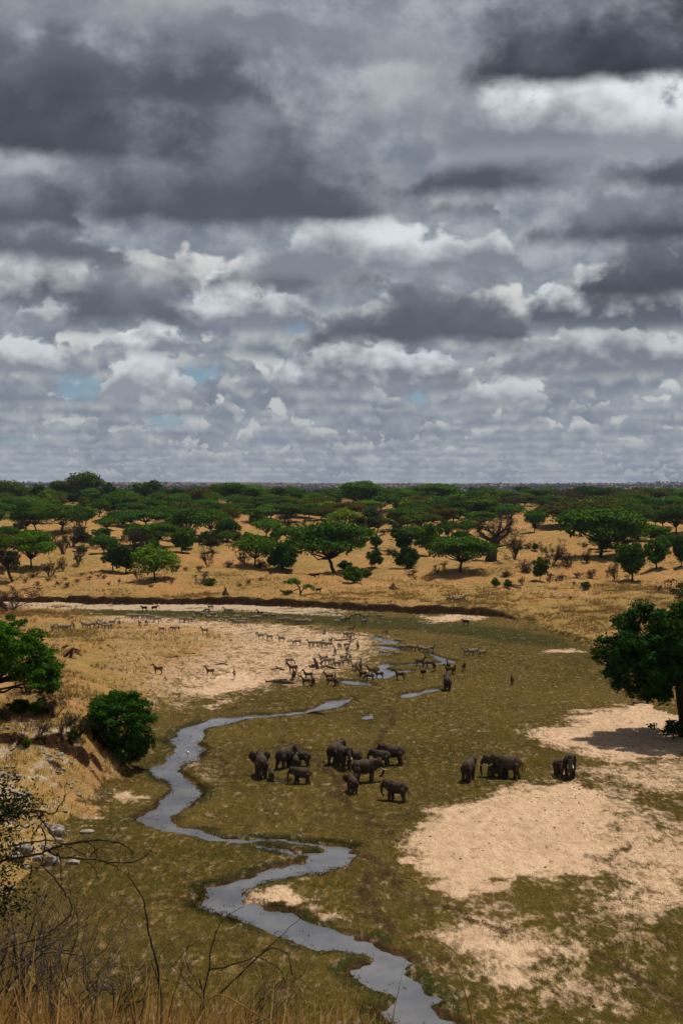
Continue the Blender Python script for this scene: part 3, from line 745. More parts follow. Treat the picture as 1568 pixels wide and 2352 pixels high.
NAME_OF = {'acacia': 'acacia_tree', 'flat': 'umbrella_acacia', 'round': 'round_tree', 'bush': 'leafy_bush', 'sparse': 'sparse_tree', 'bare': 'bare_shrub'}
TINTS = {'g': (1, 1, 1), 'b': (1.5, 1.45, 1.0), 'd': (.5, .56, .6), 'o': (1.25, .86, .9), 'y': (2.6, 1.9, .9), 'n': (1.5, .62, 1.0), 's': (.85, 1.0, 1.5), 'x': (1, 1, 1)}
TREES = []
def plant(kind, pos, H, W, tint, rs, lean=0.0):
    ms, h0, w0, _, _ = KINDS[kind]
    tm, cm = ms[rs.randint(0, len(ms))]
    e = empty(NAME_OF[kind], pos)
    e.rotation_euler = (lean * .3, lean, rs.rand() * 6.28); e.scale = (W / w0, W / w0, H / h0)
    t = link(bpy.data.objects.new('trunk', tm), e)
    c = link(bpy.data.objects.new('crown' if kind != 'bare' else 'twigs', cm), e)
    k = .82 + .36 * rs.rand(); tc = TINTS[tint]
    c.color = (tc[0] * k * (.9 + .25 * rs.rand()), tc[1] * k, tc[2] * k, 1)
    TREES.append((e, kind, tint, pos, H, W)); return e
# strips of the wood as seen: (strip, x of base, y of base, y of top, width, kind, tint)
STRIP_X = (0.0, 390.4, 780.8, 1166.1); KS = .25633
WOOD = [
    (0, 110, 1000, 650, 300, 'sparse', 'x'), (0, 285, 880, 575, 330, 'flat', 'b'), (0, 40, 660, 510, 190, 'acacia', 'g'), (0, 155, 590, 430, 150, 'sparse', 'x'), (0, 545, 560, 310, 330, 'acacia', 'g'), (0, 235, 550, 350, 230, 'acacia', 'd'),
    (0, 330, 540, 345, 230, 'acacia', 'o'), (0, 725, 510, 350, 220, 'acacia', 'd'), (0, 640, 690, 450, 200, 'bare', 'x'), (0, 560, 755, 560, 120, 'bare', 'x'), (0, 745, 735, 510, 190, 'sparse', 'x'), (0, 925, 680, 540, 150, 'bare', 'x'), (0, 835, 675, 600, 90, 'bare', 'x'),
    (0, 1060, 668, 575, 170, 'bare', 'x'), (0, 1210, 715, 480, 260, 'bare', 'x'), (0, 1430, 690, 490, 300, 'flat', 'g'), (0, 1010, 905, 665, 190, 'round', 'd'), (0, 1130, 930, 690, 230, 'round', 'd'), (0, 1390, 985, 690, 330, 'acacia', 'b'),
    (0, 700, 850, 680, 100, 'bare', 'x'), (0, 570, 910, 750, 70, 'bare', 'x'), (0, 445, 960, 780, 140, 'bare', 'x'), (0, 285, 965, 900, 90, 'bare', 'x'), (0, 20, 940, 800, 70, 'bare', 'x'), (0, 1240, 985, 860, 80, 'bare', 'x'),
    (0, 950, 545, 430, 190, 'acacia', 'g'), (0, 1090, 510, 390, 240, 'acacia', 's'), (0, 1330, 500, 365, 310, 'acacia', 'g'), (0, 1500, 490, 345, 220, 'acacia', 'g'), (0, 770, 250, 25, 270, 'acacia', 'o'), (0, 965, 250, 120, 130, 'round', 'd'),
    (0, 1335, 260, 108, 270, 'round', 'd'), (0, 335, 240, 135, 130, 'round', 'd'), (0, 60, 260, 98, 260, 'acacia', 'o'), (0, 400, 300, 195, 130, 'round', 'y'), (0, 1060, 390, 205, 260, 'acacia', 'g'), (0, 115, 370, 250, 230, 'acacia', 'g'), (0, 560, 250, 100, 160, 'acacia', 'o'), (0, 1150, 200, 130, 90, 'bare', 'x'),
    (1, 105, 750, 540, 190, 'round', 'g'), (1, 190, 625, 350, 340, 'acacia', 's'), (1, 345, 590, 355, 250, 'acacia', 'g'), (1, 390, 735, 590, 190, 'sparse', 'x'), (1, 340, 870, 690, 100, 'bare', 'x'), (1, 520, 640, 440, 180, 'acacia', 'd'), (1, 760, 865, 580, 300, 'acacia', 'b'),
    (1, 860, 600, 450, 230, 'acacia', 'b'), (1, 1090, 655, 510, 190, 'acacia', 'g'), (1, 1010, 890, 640, 290, 'bush', 'd'), (1, 1480, 918, 488, 610, 'flat', 's'), (1, 1390, 400, 290, 270, 'round', 'y'), (1, 1120, 545, 410, 220, 'bare', 'x'), (1, 680, 850, 720, 110, 'bare', 'x'),
    (1, 800, 880, 780, 80, 'bare', 'x'), (1, 260, 915, 840, 50, 'bare', 'x'), (1, 55, 910, 820, 80, 'bare', 'x'), (1, 520, 870, 800, 80, 'bare', 'x'), (1, 530, 300, 118, 210, 'acacia', 'g'), (1, 700, 280, 140, 240, 'acacia', 'b'), (1, 960, 270, 165, 190, 'round', 'd'), (1, 300, 280, 172, 210, 'acacia', 'n'),
    (1, 90, 270, 175, 170, 'round', 'd'), (1, 1120, 300, 200, 160, 'round', 'g'), (1, 380, 230, 150, 130, 'round', 'd'), (1, 600, 330, 222, 230, 'acacia', 's'), (1, 740, 210, 125, 70, 'bare', 'x'), (1, 1030, 470, 310, 250, 'acacia', 'g'), (1, 310, 970, 915, 70, 'bare', 'x'), (1, 365, 1000, 965, 80, 'bush', 'o'), (1, 1105, 1010, 970, 110, 'bush', 'g'),
    (2, 300, 620, 350, 270, 'sparse', 'x'), (2, 320, 710, 585, 115, 'round', 'd'), (2, 310, 880, 720, 140, 'round', 'd'), (2, 120, 1010, 850, 200, 'bush', 'g'), (2, 40, 900, 805, 130, 'bush', 'd'), (2, 570, 740, 550, 170, 'round', 'd'), (2, 600, 885, 670, 225, 'bush', 'd'), (2, 800, 780, 490, 280, 'round', 'b'),
    (2, 1065, 915, 610, 460, 'flat', 'g'), (2, 970, 605, 465, 170, 'acacia', 'g'), (2, 1140, 605, 460, 170, 'acacia', 'g'), (2, 560, 540, 340, 230, 'acacia', 'g'), (2, 730, 580, 385, 310, 'acacia', 'o'), (2, 370, 375, 215, 270, 'acacia', 's'), (2, 190, 360, 112, 280, 'acacia', 'g'), (2, 490, 290, 190, 180, 'round', 'g'),
    (2, 850, 290, 133, 340, 'flat', 'g'), (2, 960, 380, 268, 240, 'acacia', 'd'), (2, 1120, 445, 285, 220, 'acacia', 'b'), (2, 1290, 435, 265, 280, 'acacia', 'g'), (2, 930, 870, 810, 70, 'bare', 'x'), (2, 870, 925, 870, 60, 'bare', 'x'), (2, 640, 935, 880, 100, 'bare', 'x'), (2, 440, 755, 690, 150, 'bare', 'x'),
    (2, 30, 560, 360, 230, 'acacia', 'y'), (2, 240, 960, 890, 90, 'bush', 'o'), (2, 1480, 960, 905, 90, 'bare', 'x'), (2, 500, 510, 450, 90, 'bare', 'x'), (2, 400, 580, 530, 90, 'sparse', 'x'),
    (3, 60, 810, 540, 160, 'bare', 'x'), (3, 130, 910, 780, 110, 'bare', 'x'), (3, 390, 855, 620, 190, 'bare', 'x'), (3, 560, 860, 720, 140, 'bare', 'x'), (3, 720, 835, 690, 90, 'bare', 'x'), (3, 245, 722, 660, 60, 'round', 'd'), (3, 235, 562, 370, 170, 'acacia', 'g'), (3, 287, 1000, 785, 145, 'round', 'o'),
    (3, 815, 780, 362, 640, 'flat', 'g'), (3, 1090, 695, 530, 260, 'acacia', 'b'), (3, 1115, 1005, 660, 300, 'round', 'g'), (3, 1330, 890, 630, 230, 'round', 'g'), (3, 1290, 650, 500, 270, 'flat', 'g'), (3, 1555, 860, 610, 150, 'round', 'd'), (3, 1160, 540, 345, 230, 'acacia', 'o'), (3, 1510, 565, 340, 250, 'acacia', 'd'),
    (3, 430, 300, 150, 330, 'bare', 'x'), (3, 720, 270, 158, 290, 'flat', 'd'), (3, 1100, 290, 180, 260, 'acacia', 'n'), (3, 520, 500, 300, 440, 'acacia', 'n'), (3, 1150, 410, 275, 190, 'acacia', 'g'), (3, 1430, 370, 260, 200, 'acacia', 'g'), (3, 960, 975, 800, 100, 'bare', 'x'), (3, 625, 965, 900, 70, 'bare', 'x'), (3, 750, 962, 870, 110, 'bare', 'x'),
    (3, 380, 968, 910, 70, 'bare', 'x'), (3, 475, 995, 920, 90, 'bare', 'x'), (3, 185, 925, 850, 80, 'bare', 'x'), (3, 860, 800, 765, 60, 'bare', 'x'), (3, 1240, 250, 180, 90, 'acacia', 'd'), (3, 850, 420, 230, 330, 'acacia', 'o'), (3, 1520, 290, 212, 150, 'acacia', 'd'), (3, 250, 255, 185, 110, 'acacia', 'd'), (3, 660, 690, 640, 90, 'bare', 'x'), (3, 205, 700, 640, 100, 'bare', 'n'),
]
def wood():
    rs = np.random.RandomState(5); spots = []
    for st, zx, zb, zt, zw, kind, tint in WOOD:
        u = STRIP_X[st] + zx * KS; vb = 1079.4 + zb * KS; vt = 1079.4 + zt * KS
        if zb < 330: vb += (330 - zb) * .10        # their feet are hidden behind nearer crowns
        p = ground(u, vb)
        k = p.y / FOC
        plant(kind, p - Vector((0, 0, .1)), max(1.0, (vb - vt) * k) * (1.08 if kind != 'bare' else 1.0), zw * KS * k * (1.32 if kind in ('acacia', 'flat') else 1.18), tint, rs, .25 if (st, zx) == (0, 110) else 0.0)
        spots.append((p.x, p.y, zw * KS * k * .5))
    # the rest of the wood, up to where it hides behind its own crowns
    tries = 0; n = 0
    while n < 450 and tries < 20000:
        tries += 1
        y = 470 + 790 * rs.rand() ** 1.35; x = (rs.rand() * 2 - 1) * .30 * y
        u = 784 + x / y * FOC
        w = 12.5 + 7.5 * rs.rand(); ok = True
        z = zat(x, y); v = 1120 + (CAM_Z - z) / y * FOC
        if v > 1224 - 34 * rs.rand() ** 1.5: continue
        if 1180 < u < 1300 and v > 1172: continue
        for (qx, qy, qr) in spots:
            if abs(qy - y) < 22 and (qx - x) ** 2 + ((qy - y) * .6) ** 2 < (qr * .46 + w * .27) ** 2: ok = False; break
        if not ok: continue
        kind = 'acacia' if rs.rand() < .46 else ('flat' if rs.rand() < .5 else 'round')
        tint = 'gggbddosobny'[rs.randint(0, 11 + (rs.rand() < .15))]
        if rs.rand() < .07: kind, tint, w = 'bare', 'x', w * .7
        plant(kind, Vector((x, y, z - .1)), 7.2 + 3.2 * rs.rand() ** 1.5, w if kind != 'round' else w * .7, tint, rs)
        spots.append((x, y, w * .5)); n += 1
    # thin edge of the wood on the sandy slope
    n = 0; tries = 0
    while n < 105 and tries < 5000:
        tries += 1
        y = 405 + 130 * rs.rand(); x = (rs.rand() * 2 - 1) * .29 * y; z = zat(x, y); u = 784 + x / y * FOC; v = 1120 + (CAM_Z - z) / y * FOC
        if v < 1196 or v > 1272 or 835 < u < 905 or 1185 < u < 1330 or (1090 < u < 1190 and v > 1200): continue
        if any((qx - x) ** 2 + ((qy - y) * .6) ** 2 < (qr * .62 + 1.8) ** 2 for qx, qy, qr in spots): continue
        kind = ('round', 'acacia', 'sparse', 'bush', 'bare', 'round')[rs.randint(0, 6)]; w = {'round': 6, 'acacia': 9, 'sparse': 5, 'bush': 5, 'bare': 4}[kind] * (.8 + .5 * rs.rand())
        plant(kind, Vector((x, y, z - .1)), {'round': 5.5, 'acacia': 6.5, 'sparse': 5.5, 'bush': 3.2, 'bare': 3.6}[kind] * (.8 + .4 * rs.rand()), w, 'x' if kind in ('sparse', 'bare') else 'gdgobs'[rs.randint(0, 6)], rs)
        spots.append((x, y, w * .5)); n += 1

wood()
def label_wood():
    tone = {'g': 'green', 'b': 'bright green', 'd': 'dark green', 'o': 'olive green', 'y': 'yellow-green', 'n': 'brownish', 's': 'blue-green', 'x': 'grey-brown'}
    form = {'acacia': 'acacia with a domed crown', 'flat': 'umbrella acacia with a flat spreading crown', 'round': 'round-crowned tree', 'bush': 'leafy bush growing down to the ground', 'sparse': 'thin-crowned olive tree', 'bare': 'leafless twiggy shrub'}
    cat = {'acacia': 'tree', 'flat': 'tree', 'round': 'tree', 'bush': 'bush', 'sparse': 'tree', 'bare': 'shrub'}
    bands = [(0, 400, 'on the slope just above the cut bank'), (400, 450, 'at the front edge of the wood'), (450, 540, 'a little way into the wood'), (540, 680, 'in the middle of the wood'), (680, 860, 'in the dense back of the wood'), (860, 9999, 'along the skyline of the wood')]
    buckets = {}
    for e, kind, tint, p, H, W in TREES:
        b = [t for lo, hi, t in bands if lo <= p.y < hi][0]
        buckets.setdefault((kind, tint, b), []).append((p.x / p.y, e))
    for (kind, tint, b), lst in buckets.items():
        lst.sort(key=lambda q: q[0])
        for i, (_, e) in enumerate(lst):
            lab = f"{tone[tint]} {form[kind]}, {ordinal(i)} from the left {b}" if len(lst) > 1 else f"the only {tone[tint]} {form[kind]} {b}"
            w = lab.split()
            if len(w) > 16: lab = lab.replace(' with a domed crown', '').replace(' with a flat spreading crown', '').replace(' growing down to the ground', '')
            tag(e, lab, cat[kind], {'bare': 'leafless shrubs among the trees', 'bush': 'leafy bushes below the wood'}.get(kind, 'trees of the wood beyond the river'))
label_wood()

def far_wood():
    """the wooded ridge on the horizon: far too many trees to count"""
    rs = np.random.RandomState(9); bm = bmesh.new(); bmesh.ops.create_icosphere(bm, subdivisions=1, radius=1.0)
    base = np.array([v.co[:] for v in bm.verts]); fa = np.array([[v.index for v in f.verts] for f in bm.faces]); bm.free()
    n = 9000
    y = np.concatenate([1350 + 1500 * rs.rand(n // 3), 2800 + 5000 * rs.rand(n - n // 3)]); x = (rs.rand(n) * 2 - 1) * .33 * y
    z = height(x, y, False)
    sz = np.where(y < 2850, 2.1, 3.4) * (.6 + .8 * rs.rand(n) ** 2) * (1 + .3 * (y > 5000))
    V = base[None] * (1 + .34 * rs.randn(n, len(base), 1)) * sz[:, None, None] * np.array([1.25, 1.25, .85]) + np.stack([x, y, z + sz * .75], 1)[:, None]
    F = (fa[None] + (np.arange(n) * len(base))[:, None, None]).reshape(-1, 3)
    m = leaf_mat('far_wood', (.016, .016, .023), (.024, .022, .029), None, .1, .004)  # dark trees with the blue of distant haze put into their colour
    o = link(bpy.data.objects.new('distant_woodland', np_mesh('distant_woodland', V.reshape(-1, 3), F, m, True)))
    tag(o, 'leafless wood in haze-blue colour on the low ridge along the horizon', 'woodland', None, 'stuff')
far_wood()

# ---------------------------------------------------------------- baobab
def baobab():
    u, vb, vt = 780.8 + 1350 * KS, 1079.4 + 820 * KS, 1079.4 + 330 * KS
    p = ground(u, vb); k = p.y / FOC; H = (vb - vt) * k
    rs = np.random.RandomState(17); e = empty('baobab', p - Vector((0, 0, .3)))
    s = H / 16.0
    P = np.array([(0, 0, -.4), (.2, 0, 1.5), (.6, 0, 4), (1.2, 0, 6.5), (1.7, 0, 8.2)]) * s
    trunk = [(P, np.array([1.9, 1.55, 1.35, 1.3, 1.0]) * s)]
    for a in range(5):
        an = a * 1.26; trunk.append((np.array([(1.2 * math.cos(an), 1.2 * math.sin(an), -.4), (.9 * math.cos(an), .9 * math.sin(an), 2), (.9 * math.cos(an) + .6, .9 * math.sin(an), 5)]) * s, np.array([.9, .65, .4]) * s))
    br = []
    for (st, d, L, r) in [((1.2, 0, 7), (.5, .2, 1), 4.6, 1.0), ((.9, 0, 6), (-1, .1, .45), 5.5, .8), ((1.2, 0, 6.2), (1, -.2, .6), 5.5, .8), ((.5, 0, 4.4), (-1, -.4, .2), 5, .55), ((.8, 0, 4.6), (1, .3, .1), 5.5, .6),
                          ((1.5, 0, 7.6), (-.5, .3, 1), 4.2, .7), ((1.6, 0, 7.8), (1, .2, .9), 4.4, .7), ((.8, .2, 5.5), (.2, 1, .5), 5, .6), ((.8, -.2, 5.5), (.1, -1, .5), 5, .6)]:
        grow(rs, np.array(st) * s, d, L * s * .80, r * s * .8, 5, br, .62, .10, (2, 3), 4, .70)
    tips = np.array([q for b_ in br[9:] for q in b_[0][1:]])
    tw = diamonds(tips[rs.randint(0, len(tips), 6500)] + rs.randn(6500, 3) * .35, rs.randn(6500, 3), .34, rs, .13)
    for nm, (V, F), m in (('trunk', tubes(trunk, 10), M_BAOBAB), ('branches', tubes(br, 4), M_BARK_GREY), ('twigs', tw, M_TWIG)):
        link(bpy.data.objects.new(nm, np_mesh(nm, V, F, m, nm != 'twigs')), e)
    tag(e, 'huge leafless baobab with a swollen grey trunk and bare spreading limbs', 'tree')
baobab()

# ---------------------------------------------------------------- near trees at the sides
def side_tree(name, label, pos, trunk_paths, cen, rad, n, leaf, mat, rs, color=(1, 1, 1, 1), up=.55, cat='tree'):
    e = empty(name, pos)
    link(bpy.data.objects.new('trunk', np_mesh('trunk', *tubes(trunk_paths, 7), M_BARK, True)), e)
    c = link(bpy.data.objects.new('crown', np_mesh('crown', *clumps(cen, rad, n, leaf, rs, up, .9, .35), mat)), e); c.color = color
    return tag(e, label, cat)
def right_tree():
    rs = np.random.RandomState(23); p = ground(1566, 1692); k = p.y / FOC
    def L(u, v, dy=0.): return np.array([(u - 1566) * k, dy, (1692 - v) * k])
    cen, rad, paths = [], [], []
    fork = L(1562, 1585); paths.append((np.array([L(1570, 1700), L(1568, 1650), L(1560, 1600), L(1556, 1560)]), np.array([.85, .62, .55, .48])))
    paths.append((np.array([L(1569, 1640, .2), L(1580, 1600, .3), L(1600, 1555, .4)]), np.array([.45, .38, .3])))
    n = 0
    while n < 330:
        d = rs.randn(3); d /= np.linalg.norm(d); q = .35 + .6 * rs.rand() ** .6
        c = L(1556, 1505) + np.array([d[0] * 186 * k * q, d[1] * 165 * k * q, d[2] * (134 if d[2] > 0 else 145) * k * q])
        if d[2] < -.30 and -.32 < d[0] < .6 and d[2] < -.55 + .5 * abs(d[0]): continue
        if d[2] > .3 and d[0] < -.6 and rs.rand() < .6: continue
        cen.append(c); r = 17 * k * (.7 + .9 * rs.rand()); rad.append((r, r, r * .75)); n += 1
        if n % 5 == 0: paths.append((wiggle(L(1556, 1560), c, 6, .35, rs), np.linspace(.24, .05, 6)))
    side_tree('broadleaf_tree', 'large dark green broad-leaved tree with forked trunk at the right edge', p, paths, cen, rad, 210, .24, M_LEAF_BROAD, rs)
    # bush at its foot
    p2 = ground(1545, 1700); rs = np.random.RandomState(24); cen = [(rs.randn() * 1.3 + .4, rs.randn() * 1.0, .7 + 1.6 * rs.rand()) for _ in range(26)]
    side_tree('leafy_bush', 'dark green bush at the foot of the broad-leaved tree', p2, [(wiggle((0, 0, 0), (0, 0, 1.5), 4, .1, rs), np.linspace(.1, .03, 4))], cen, [(.6, .6, .45)] * 26, 90, .15, M_LEAF_BROAD, rs, cat='bush')
    p3 = ground(1585, 1420); rs = np.random.RandomState(25); cen = [(rs.randn() * 2.0, rs.randn() * 2, 3 + rs.rand() * 5) for _ in range(40)]
    side_tree('olive_tree', 'olive tree half hidden above the broad-leaved crown at the right edge', p3, [(wiggle((0, 0, 0), (0, 0, 5), 5, .2, rs), np.linspace(.2, .06, 5))], cen, [(1.1, 1.1, .8)] * 40, 70, .2, M_LEAF_OLIVE, rs, (1, 1.2, 1, 1))
right_tree()
def left_trees():
    rs = np.random.RandomState(31)
    # rounded tree over the creek bank
    p = ground(262, 1738); k = p.y / FOC
    def L(u, v, dy=0.): return np.array([(u - 262) * k, dy, (1738 - v) * k])
    cen, rad, paths = [], [], []
    for i in range(150):
        d = rs.randn(3); d /= np.linalg.norm(d); d[2] = abs(d[2]) if rs.rand() < .55 else d[2]; q = .5 + .42 * rs.rand()
        c = L(274, 1660) + np.array([d[0] * 88 * k * q, d[1] * 80 * k * q, d[2] * 77 * k * q]); cen.append(c); r = 14 * k * (.7 + .8 * rs.rand()); rad.append((r, r, r * .75))
        if i % 5 == 0: paths.append((wiggle(L(215 + rs.rand() * 60, 1735, rs.randn()), c, 6, .25, rs, .5), np.linspace(.12, .03, 6)))
    for i in range(34):      # drooping curtain on the creek side
        c = L(315 + rs.randn() * 16, 1700 + rs.rand() * 45, rs.randn() * 1.2); cen.append(c); rad.append((.45, .45, .8))
    for i in range(24):
        c = L(215 + rs.randn() * 24, 1690 + rs.rand() * 45, rs.randn()); cen.append(c); rad.append((.5, .5, .6))
    side_tree('rounded_tree', 'dense rounded green tree leaning over the eroded creek bank', p, paths, cen, rad, 170, .15, M_LEAF_BROAD, rs, (1.5, 1.4, 1.0, 1))
    # big acacia at the left edge
    p = ground(-75, 1640); k = p.y / FOC
    cen, rad, paths = [], [], []
    def L2(u, v, dy=0.): return np.array([(u + 75) * k, dy, (1640 - v) * k])
    fork = L2(-75, 1600); paths.append((wiggle((0, 0, -.4), fork, 4, .1, rs), np.linspace(.5, .38, 4)))
    for i in range(330):
        a = rs.rand() * 6.283; q = math.sqrt(rs.rand()); x = math.cos(a) * q * 158; yy = math.sin(a) * q * 130
        top = 1415 + (abs(x) / 165.) ** 2 * 95
        c = L2(-25 + x, top + 12 + rs.rand() * (140 - 60 * q) + max(0, x - 90) * .3, yy * k); cen.append(c); r = 18 * k * (.7 + .7 * rs.rand()); rad.append((r, r, r * .6))
        if i % 8 == 0: paths.append((wiggle(fork, c, 6, .3, rs), np.linspace(.2, .04, 6)))
    for (u, v) in ((118, 1540), (128, 1548), (133, 1556), (108, 1546)): cen.append(L2(u, v)); rad.append((.6, .6, .35))
    paths.append((np.array([fork, L2(40, 1575), L2(95, 1560), L2(128, 1545)]), np.array([.16, .12, .07, .03])))
    side_tree('acacia_tree', 'bright green feathery acacia leaning in at the left edge', p, paths, cen, rad, 190, .17, M_LEAF, rs, (.72, .92, .6, 1), .65)
left_trees()
def shrub_row():
    rs = np.random.RandomState(41)
    rows = [  # bearing of foot, height, width, kind, tint, label
        (62, 1596, 84, 95, 'bare', 'n', 'rust-brown leafless bush under the left acacia'), (45, 1640, 40, 60, 'bush', 'd', 'dark green bush below the left acacia, at the left edge'), (95, 1645, 48, 70, 'bush', 'd', 'dark olive bush beside the grey dry shrub on the terrace'),
        (128, 1648, 62, 70, 'bare', 'x', 'grey dry shrub beside the dark olive bush'), (155, 1668, 40, 46, 'bare', 'x', 'small grey shrub halfway between dark bush and rounded tree'), (40, 1712, 44, 40, 'bare', 'o', 'olive-grey shrub low on the terrace near the left edge'),
        (60, 1716, 26, 26, 'bush', 'g', 'small green bush just above the cut of the left bank'), (92, 1690, 46, 40, 'bare', 'x', 'dry shrub above the cut bank, left of the upright stems'), (143, 1697, 42, 22, 'bare', 'n', 'upright bare brown stems above the left bank'),
        (182, 1690, 50, 46, 'bare', 'd', 'dark twiggy shrub against the rounded tree on its left'), (22, 1402, 66, 130, 'bare', 'o', 'feathery grey-green shrub at the left edge by the far bank'), (-30, 1404, 60, 110, 'bare', 'o', 'feathery shrub cut by the left edge of the view'), (168, 1700, 30, 30, 'bush', 'd', 'low dark bush at the foot of the rounded tree'),
        (258, 1730, 56, 40, 'bare', 'x', 'grey twigs hanging below the rounded tree'), (15, 1655, 40, 40, 'bare', 'x', 'dry shrub at the left edge under the acacia'), (462, 1341, 16, 26, 'bare', 'x', 'dry tuft of stems above the cut bank, left'), (481, 1345, 14, 30, 'bush', 'o', 'low grey-green bush on the slope above the cut bank'),
        (1137, 1348, 24, 22, 'bush', 's', 'low grey-green bush on the golden slope, left of the earth mound'), (1165, 1350, 22, 24, 'bush', 'o', 'grey-green bush touching the earth mound'), (1199, 1343, 20, 16, 'bare', 'x', 'dry stems right of the earth mound'), (1160, 1326, 18, 22, 'bare', 'x', 'dry shrub above the earth mound'),
        (1345, 1353, 20, 26, 'bush', 'o', 'low olive bush alone on the golden slope at right'), (1512, 1358, 18, 16, 'bare', 'x', 'small dry shrub at the right edge of the golden slope'), (1277, 1336, 12, 10, 'bare', 'x', 'tiny dry shrub below the round olive tree'), (1308, 1378, 12, 8, 'bare', 'x', 'thin dark stem in the pale grass on the right terrace')]
    for (u, v, h, w, kind, tint, lab) in rows:
        p = ground(u, v); k = p.y / FOC
        e = plant(kind, p - Vector((0, 0, .05)), h * k, w * k, tint, rs); TREES.pop()
        tag(e, lab, 'shrub' if kind == 'bare' else 'bush')
    # little dry shrubs dotted over the slope, each one small
    spots = [(150, 1332), (175, 1336), (205, 1330), (190, 1322), (212, 1321), (228, 1325), (240, 1330), (135, 1345), (155, 1347), (250, 1345), (275, 1340), (88, 1343), (60, 1338), (110, 1336), (428, 1311), (448, 1326), (470, 1318), (572, 1340), (548, 1348), (600, 1335), (622, 1320), (940, 1325), (952, 1330), (1000, 1306), (1020, 1312), (1290, 1330), (1262, 1338), (1318, 1344), (1300, 1305), (1395, 1318), (1440, 1330), (345, 1348), (395, 1340)]
    for i, (u, v) in enumerate(spots):
        p = ground(u, v); k = p.y / FOC
        e = plant('bare', p - Vector((0, 0, .05)), (7 + 6 * rs.rand()) * k, (10 + 8 * rs.rand()) * k, 'nxod'[i % 4], rs); TREES.pop()
    small = [o for o in COL.objects if o.name.startswith('bare_shrub') and 'label' not in o]
    small.sort(key=lambda o: o.location.x / o.location.y)
    for i, o in enumerate(small): tag(o, f'{ordinal(i)} from the left of the knee-high dry shrubs dotting the sandy slope', 'shrub', 'knee-high shrubs on the slope')
shrub_row()

# ================================================================== animals
def blob_mesh(name, balls, chains, voxel, mat, smooth_it=6):
    """ellipsoids and tapering limbs fused into one continuous skin"""
    bm = bmesh.new()
    for c, r, rot in balls:
        M = Matrix.Translation(c) @ Euler(rot).to_matrix().to_4x4() @ Matrix.Diagonal((*r, 1))
        bmesh.ops.create_icosphere(bm, subdivisions=3, radius=1.0, matrix=M)
    for pts in chains:
        for (a, ra), (b, rb) in zip(pts[:-1], pts[1:]):
            a, b = Vector(a), Vector(b); d = b - a; L = d.length; q = d.to_track_quat('Z', 'Y').to_matrix().to_4x4()
            bmesh.ops.create_cone(bm, cap_ends=True, segments=12, radius1=ra, radius2=rb, depth=L, matrix=Matrix.Translation((a + b) / 2) @ q)
            bmesh.ops.create_icosphere(bm, subdivisions=2, radius=rb, matrix=Matrix.Translation(b))
        bmesh.ops.create_icosphere(bm, subdivisions=2, radius=pts[0][1], matrix=Matrix.Translation(pts[0][0]))
    me = bpy.data.meshes.new(name + '_raw'); bm.to_mesh(me); bm.free()
    o = bpy.data.objects.new(name + '_raw', me); COL.objects.link(o)
    r = o.modifiers.new('fuse', 'REMESH'); r.mode = 'VOXEL'; r.voxel_size = voxel
    s = o.modifiers.new('soften', 'SMOOTH'); s.iterations = smooth_it; s.factor = .5
    dg = bpy.context.evaluated_depsgraph_get(); out = bpy.data.meshes.new_from_object(o.evaluated_get(dg))
    out.name = name; out.materials.clear(); out.materials.append(mat)
    out.polygons.foreach_set('use_smooth', [True] * len(out.polygons))
    bpy.data.objects.remove(o, do_unlink=True); bpy.data.meshes.remove(me)
    return out
def skin_mat(name, c1, c2, scale=2.5, dist=.05):
    m, N, b, out = new_mat(name)
    tc = N.node('ShaderNodeTexCoord').outputs['Object']
    n = N.noise(tc, scale, 5, .65); n2 = N.noise(tc, scale * 9, 3, .6)
    N.put(b.inputs['Base Color'], N.mix(N.sstep(n, .3, .7), c1, c2)); b.inputs['Roughness'].default_value = .85
    bump(N, b, n2, dist, .6)
    return m
M_EL = skin_mat('elephant_hide', (.040, .030, .023), (.088, .067, .052))
M_IVORY = skin_mat('ivory', (.50, .44, .34), (.62, .56, .45), 3, .005)
M_BROWN = skin_mat('antelope_coat', (.060, .036, .022), (.110, .068, .042), 3, .01)
M_RED = skin_mat('russet_coat', (.16, .070, .030), (.22, .105, .045), 3, .01)
M_BLACK = skin_mat('black_plumage', (.008, .007, .006), (.022, .019, .016), 6, .02)
M_GREYP = skin_mat('grey_plumage', (.030, .024, .018), (.065, .052, .040), 6, .02)
M_PINK = skin_mat('bird_leg', (.20, .13, .10), (.28, .19, .15), 5, .01)
M_WHITE = skin_mat('white_plumage', (.55, .53, .50), (.7, .68, .64), 5, .01)
M_HORN = skin_mat('horn', (.020, .016, .013), (.045, .036, .030), 5, .01)
def mat_zebra():
    m, N, b, out = new_mat('zebra_coat')
    tc = N.node('ShaderNodeTexCoord').outputs['Object']
    x, y, z = N.xyz(tc)[:]
    n = N.noise(tc, 2.2, 2, .5)
    w = N.m('SINE', N.m('ADD', N.m('MULTIPLY', N.m('MULTIPLY_ADD', z, .55, x), 44.0), N.m('MULTIPLY', n, 9.0)))
    legs = N.m('SINE', N.m('MULTIPLY', z, 70.0))
    st = N.mix(N.sstep(z, .55, .75), legs, w)
    belly = N.sstep(z, .72, .62)
    N.put(b.inputs['Base Color'], N.mix(N.sstep(st, -.25, .25), (.030, .023, .018), (.42, .35, .26)))
    b.inputs['Roughness'].default_value = .8
    return m
M_ZEB = mat_zebra()

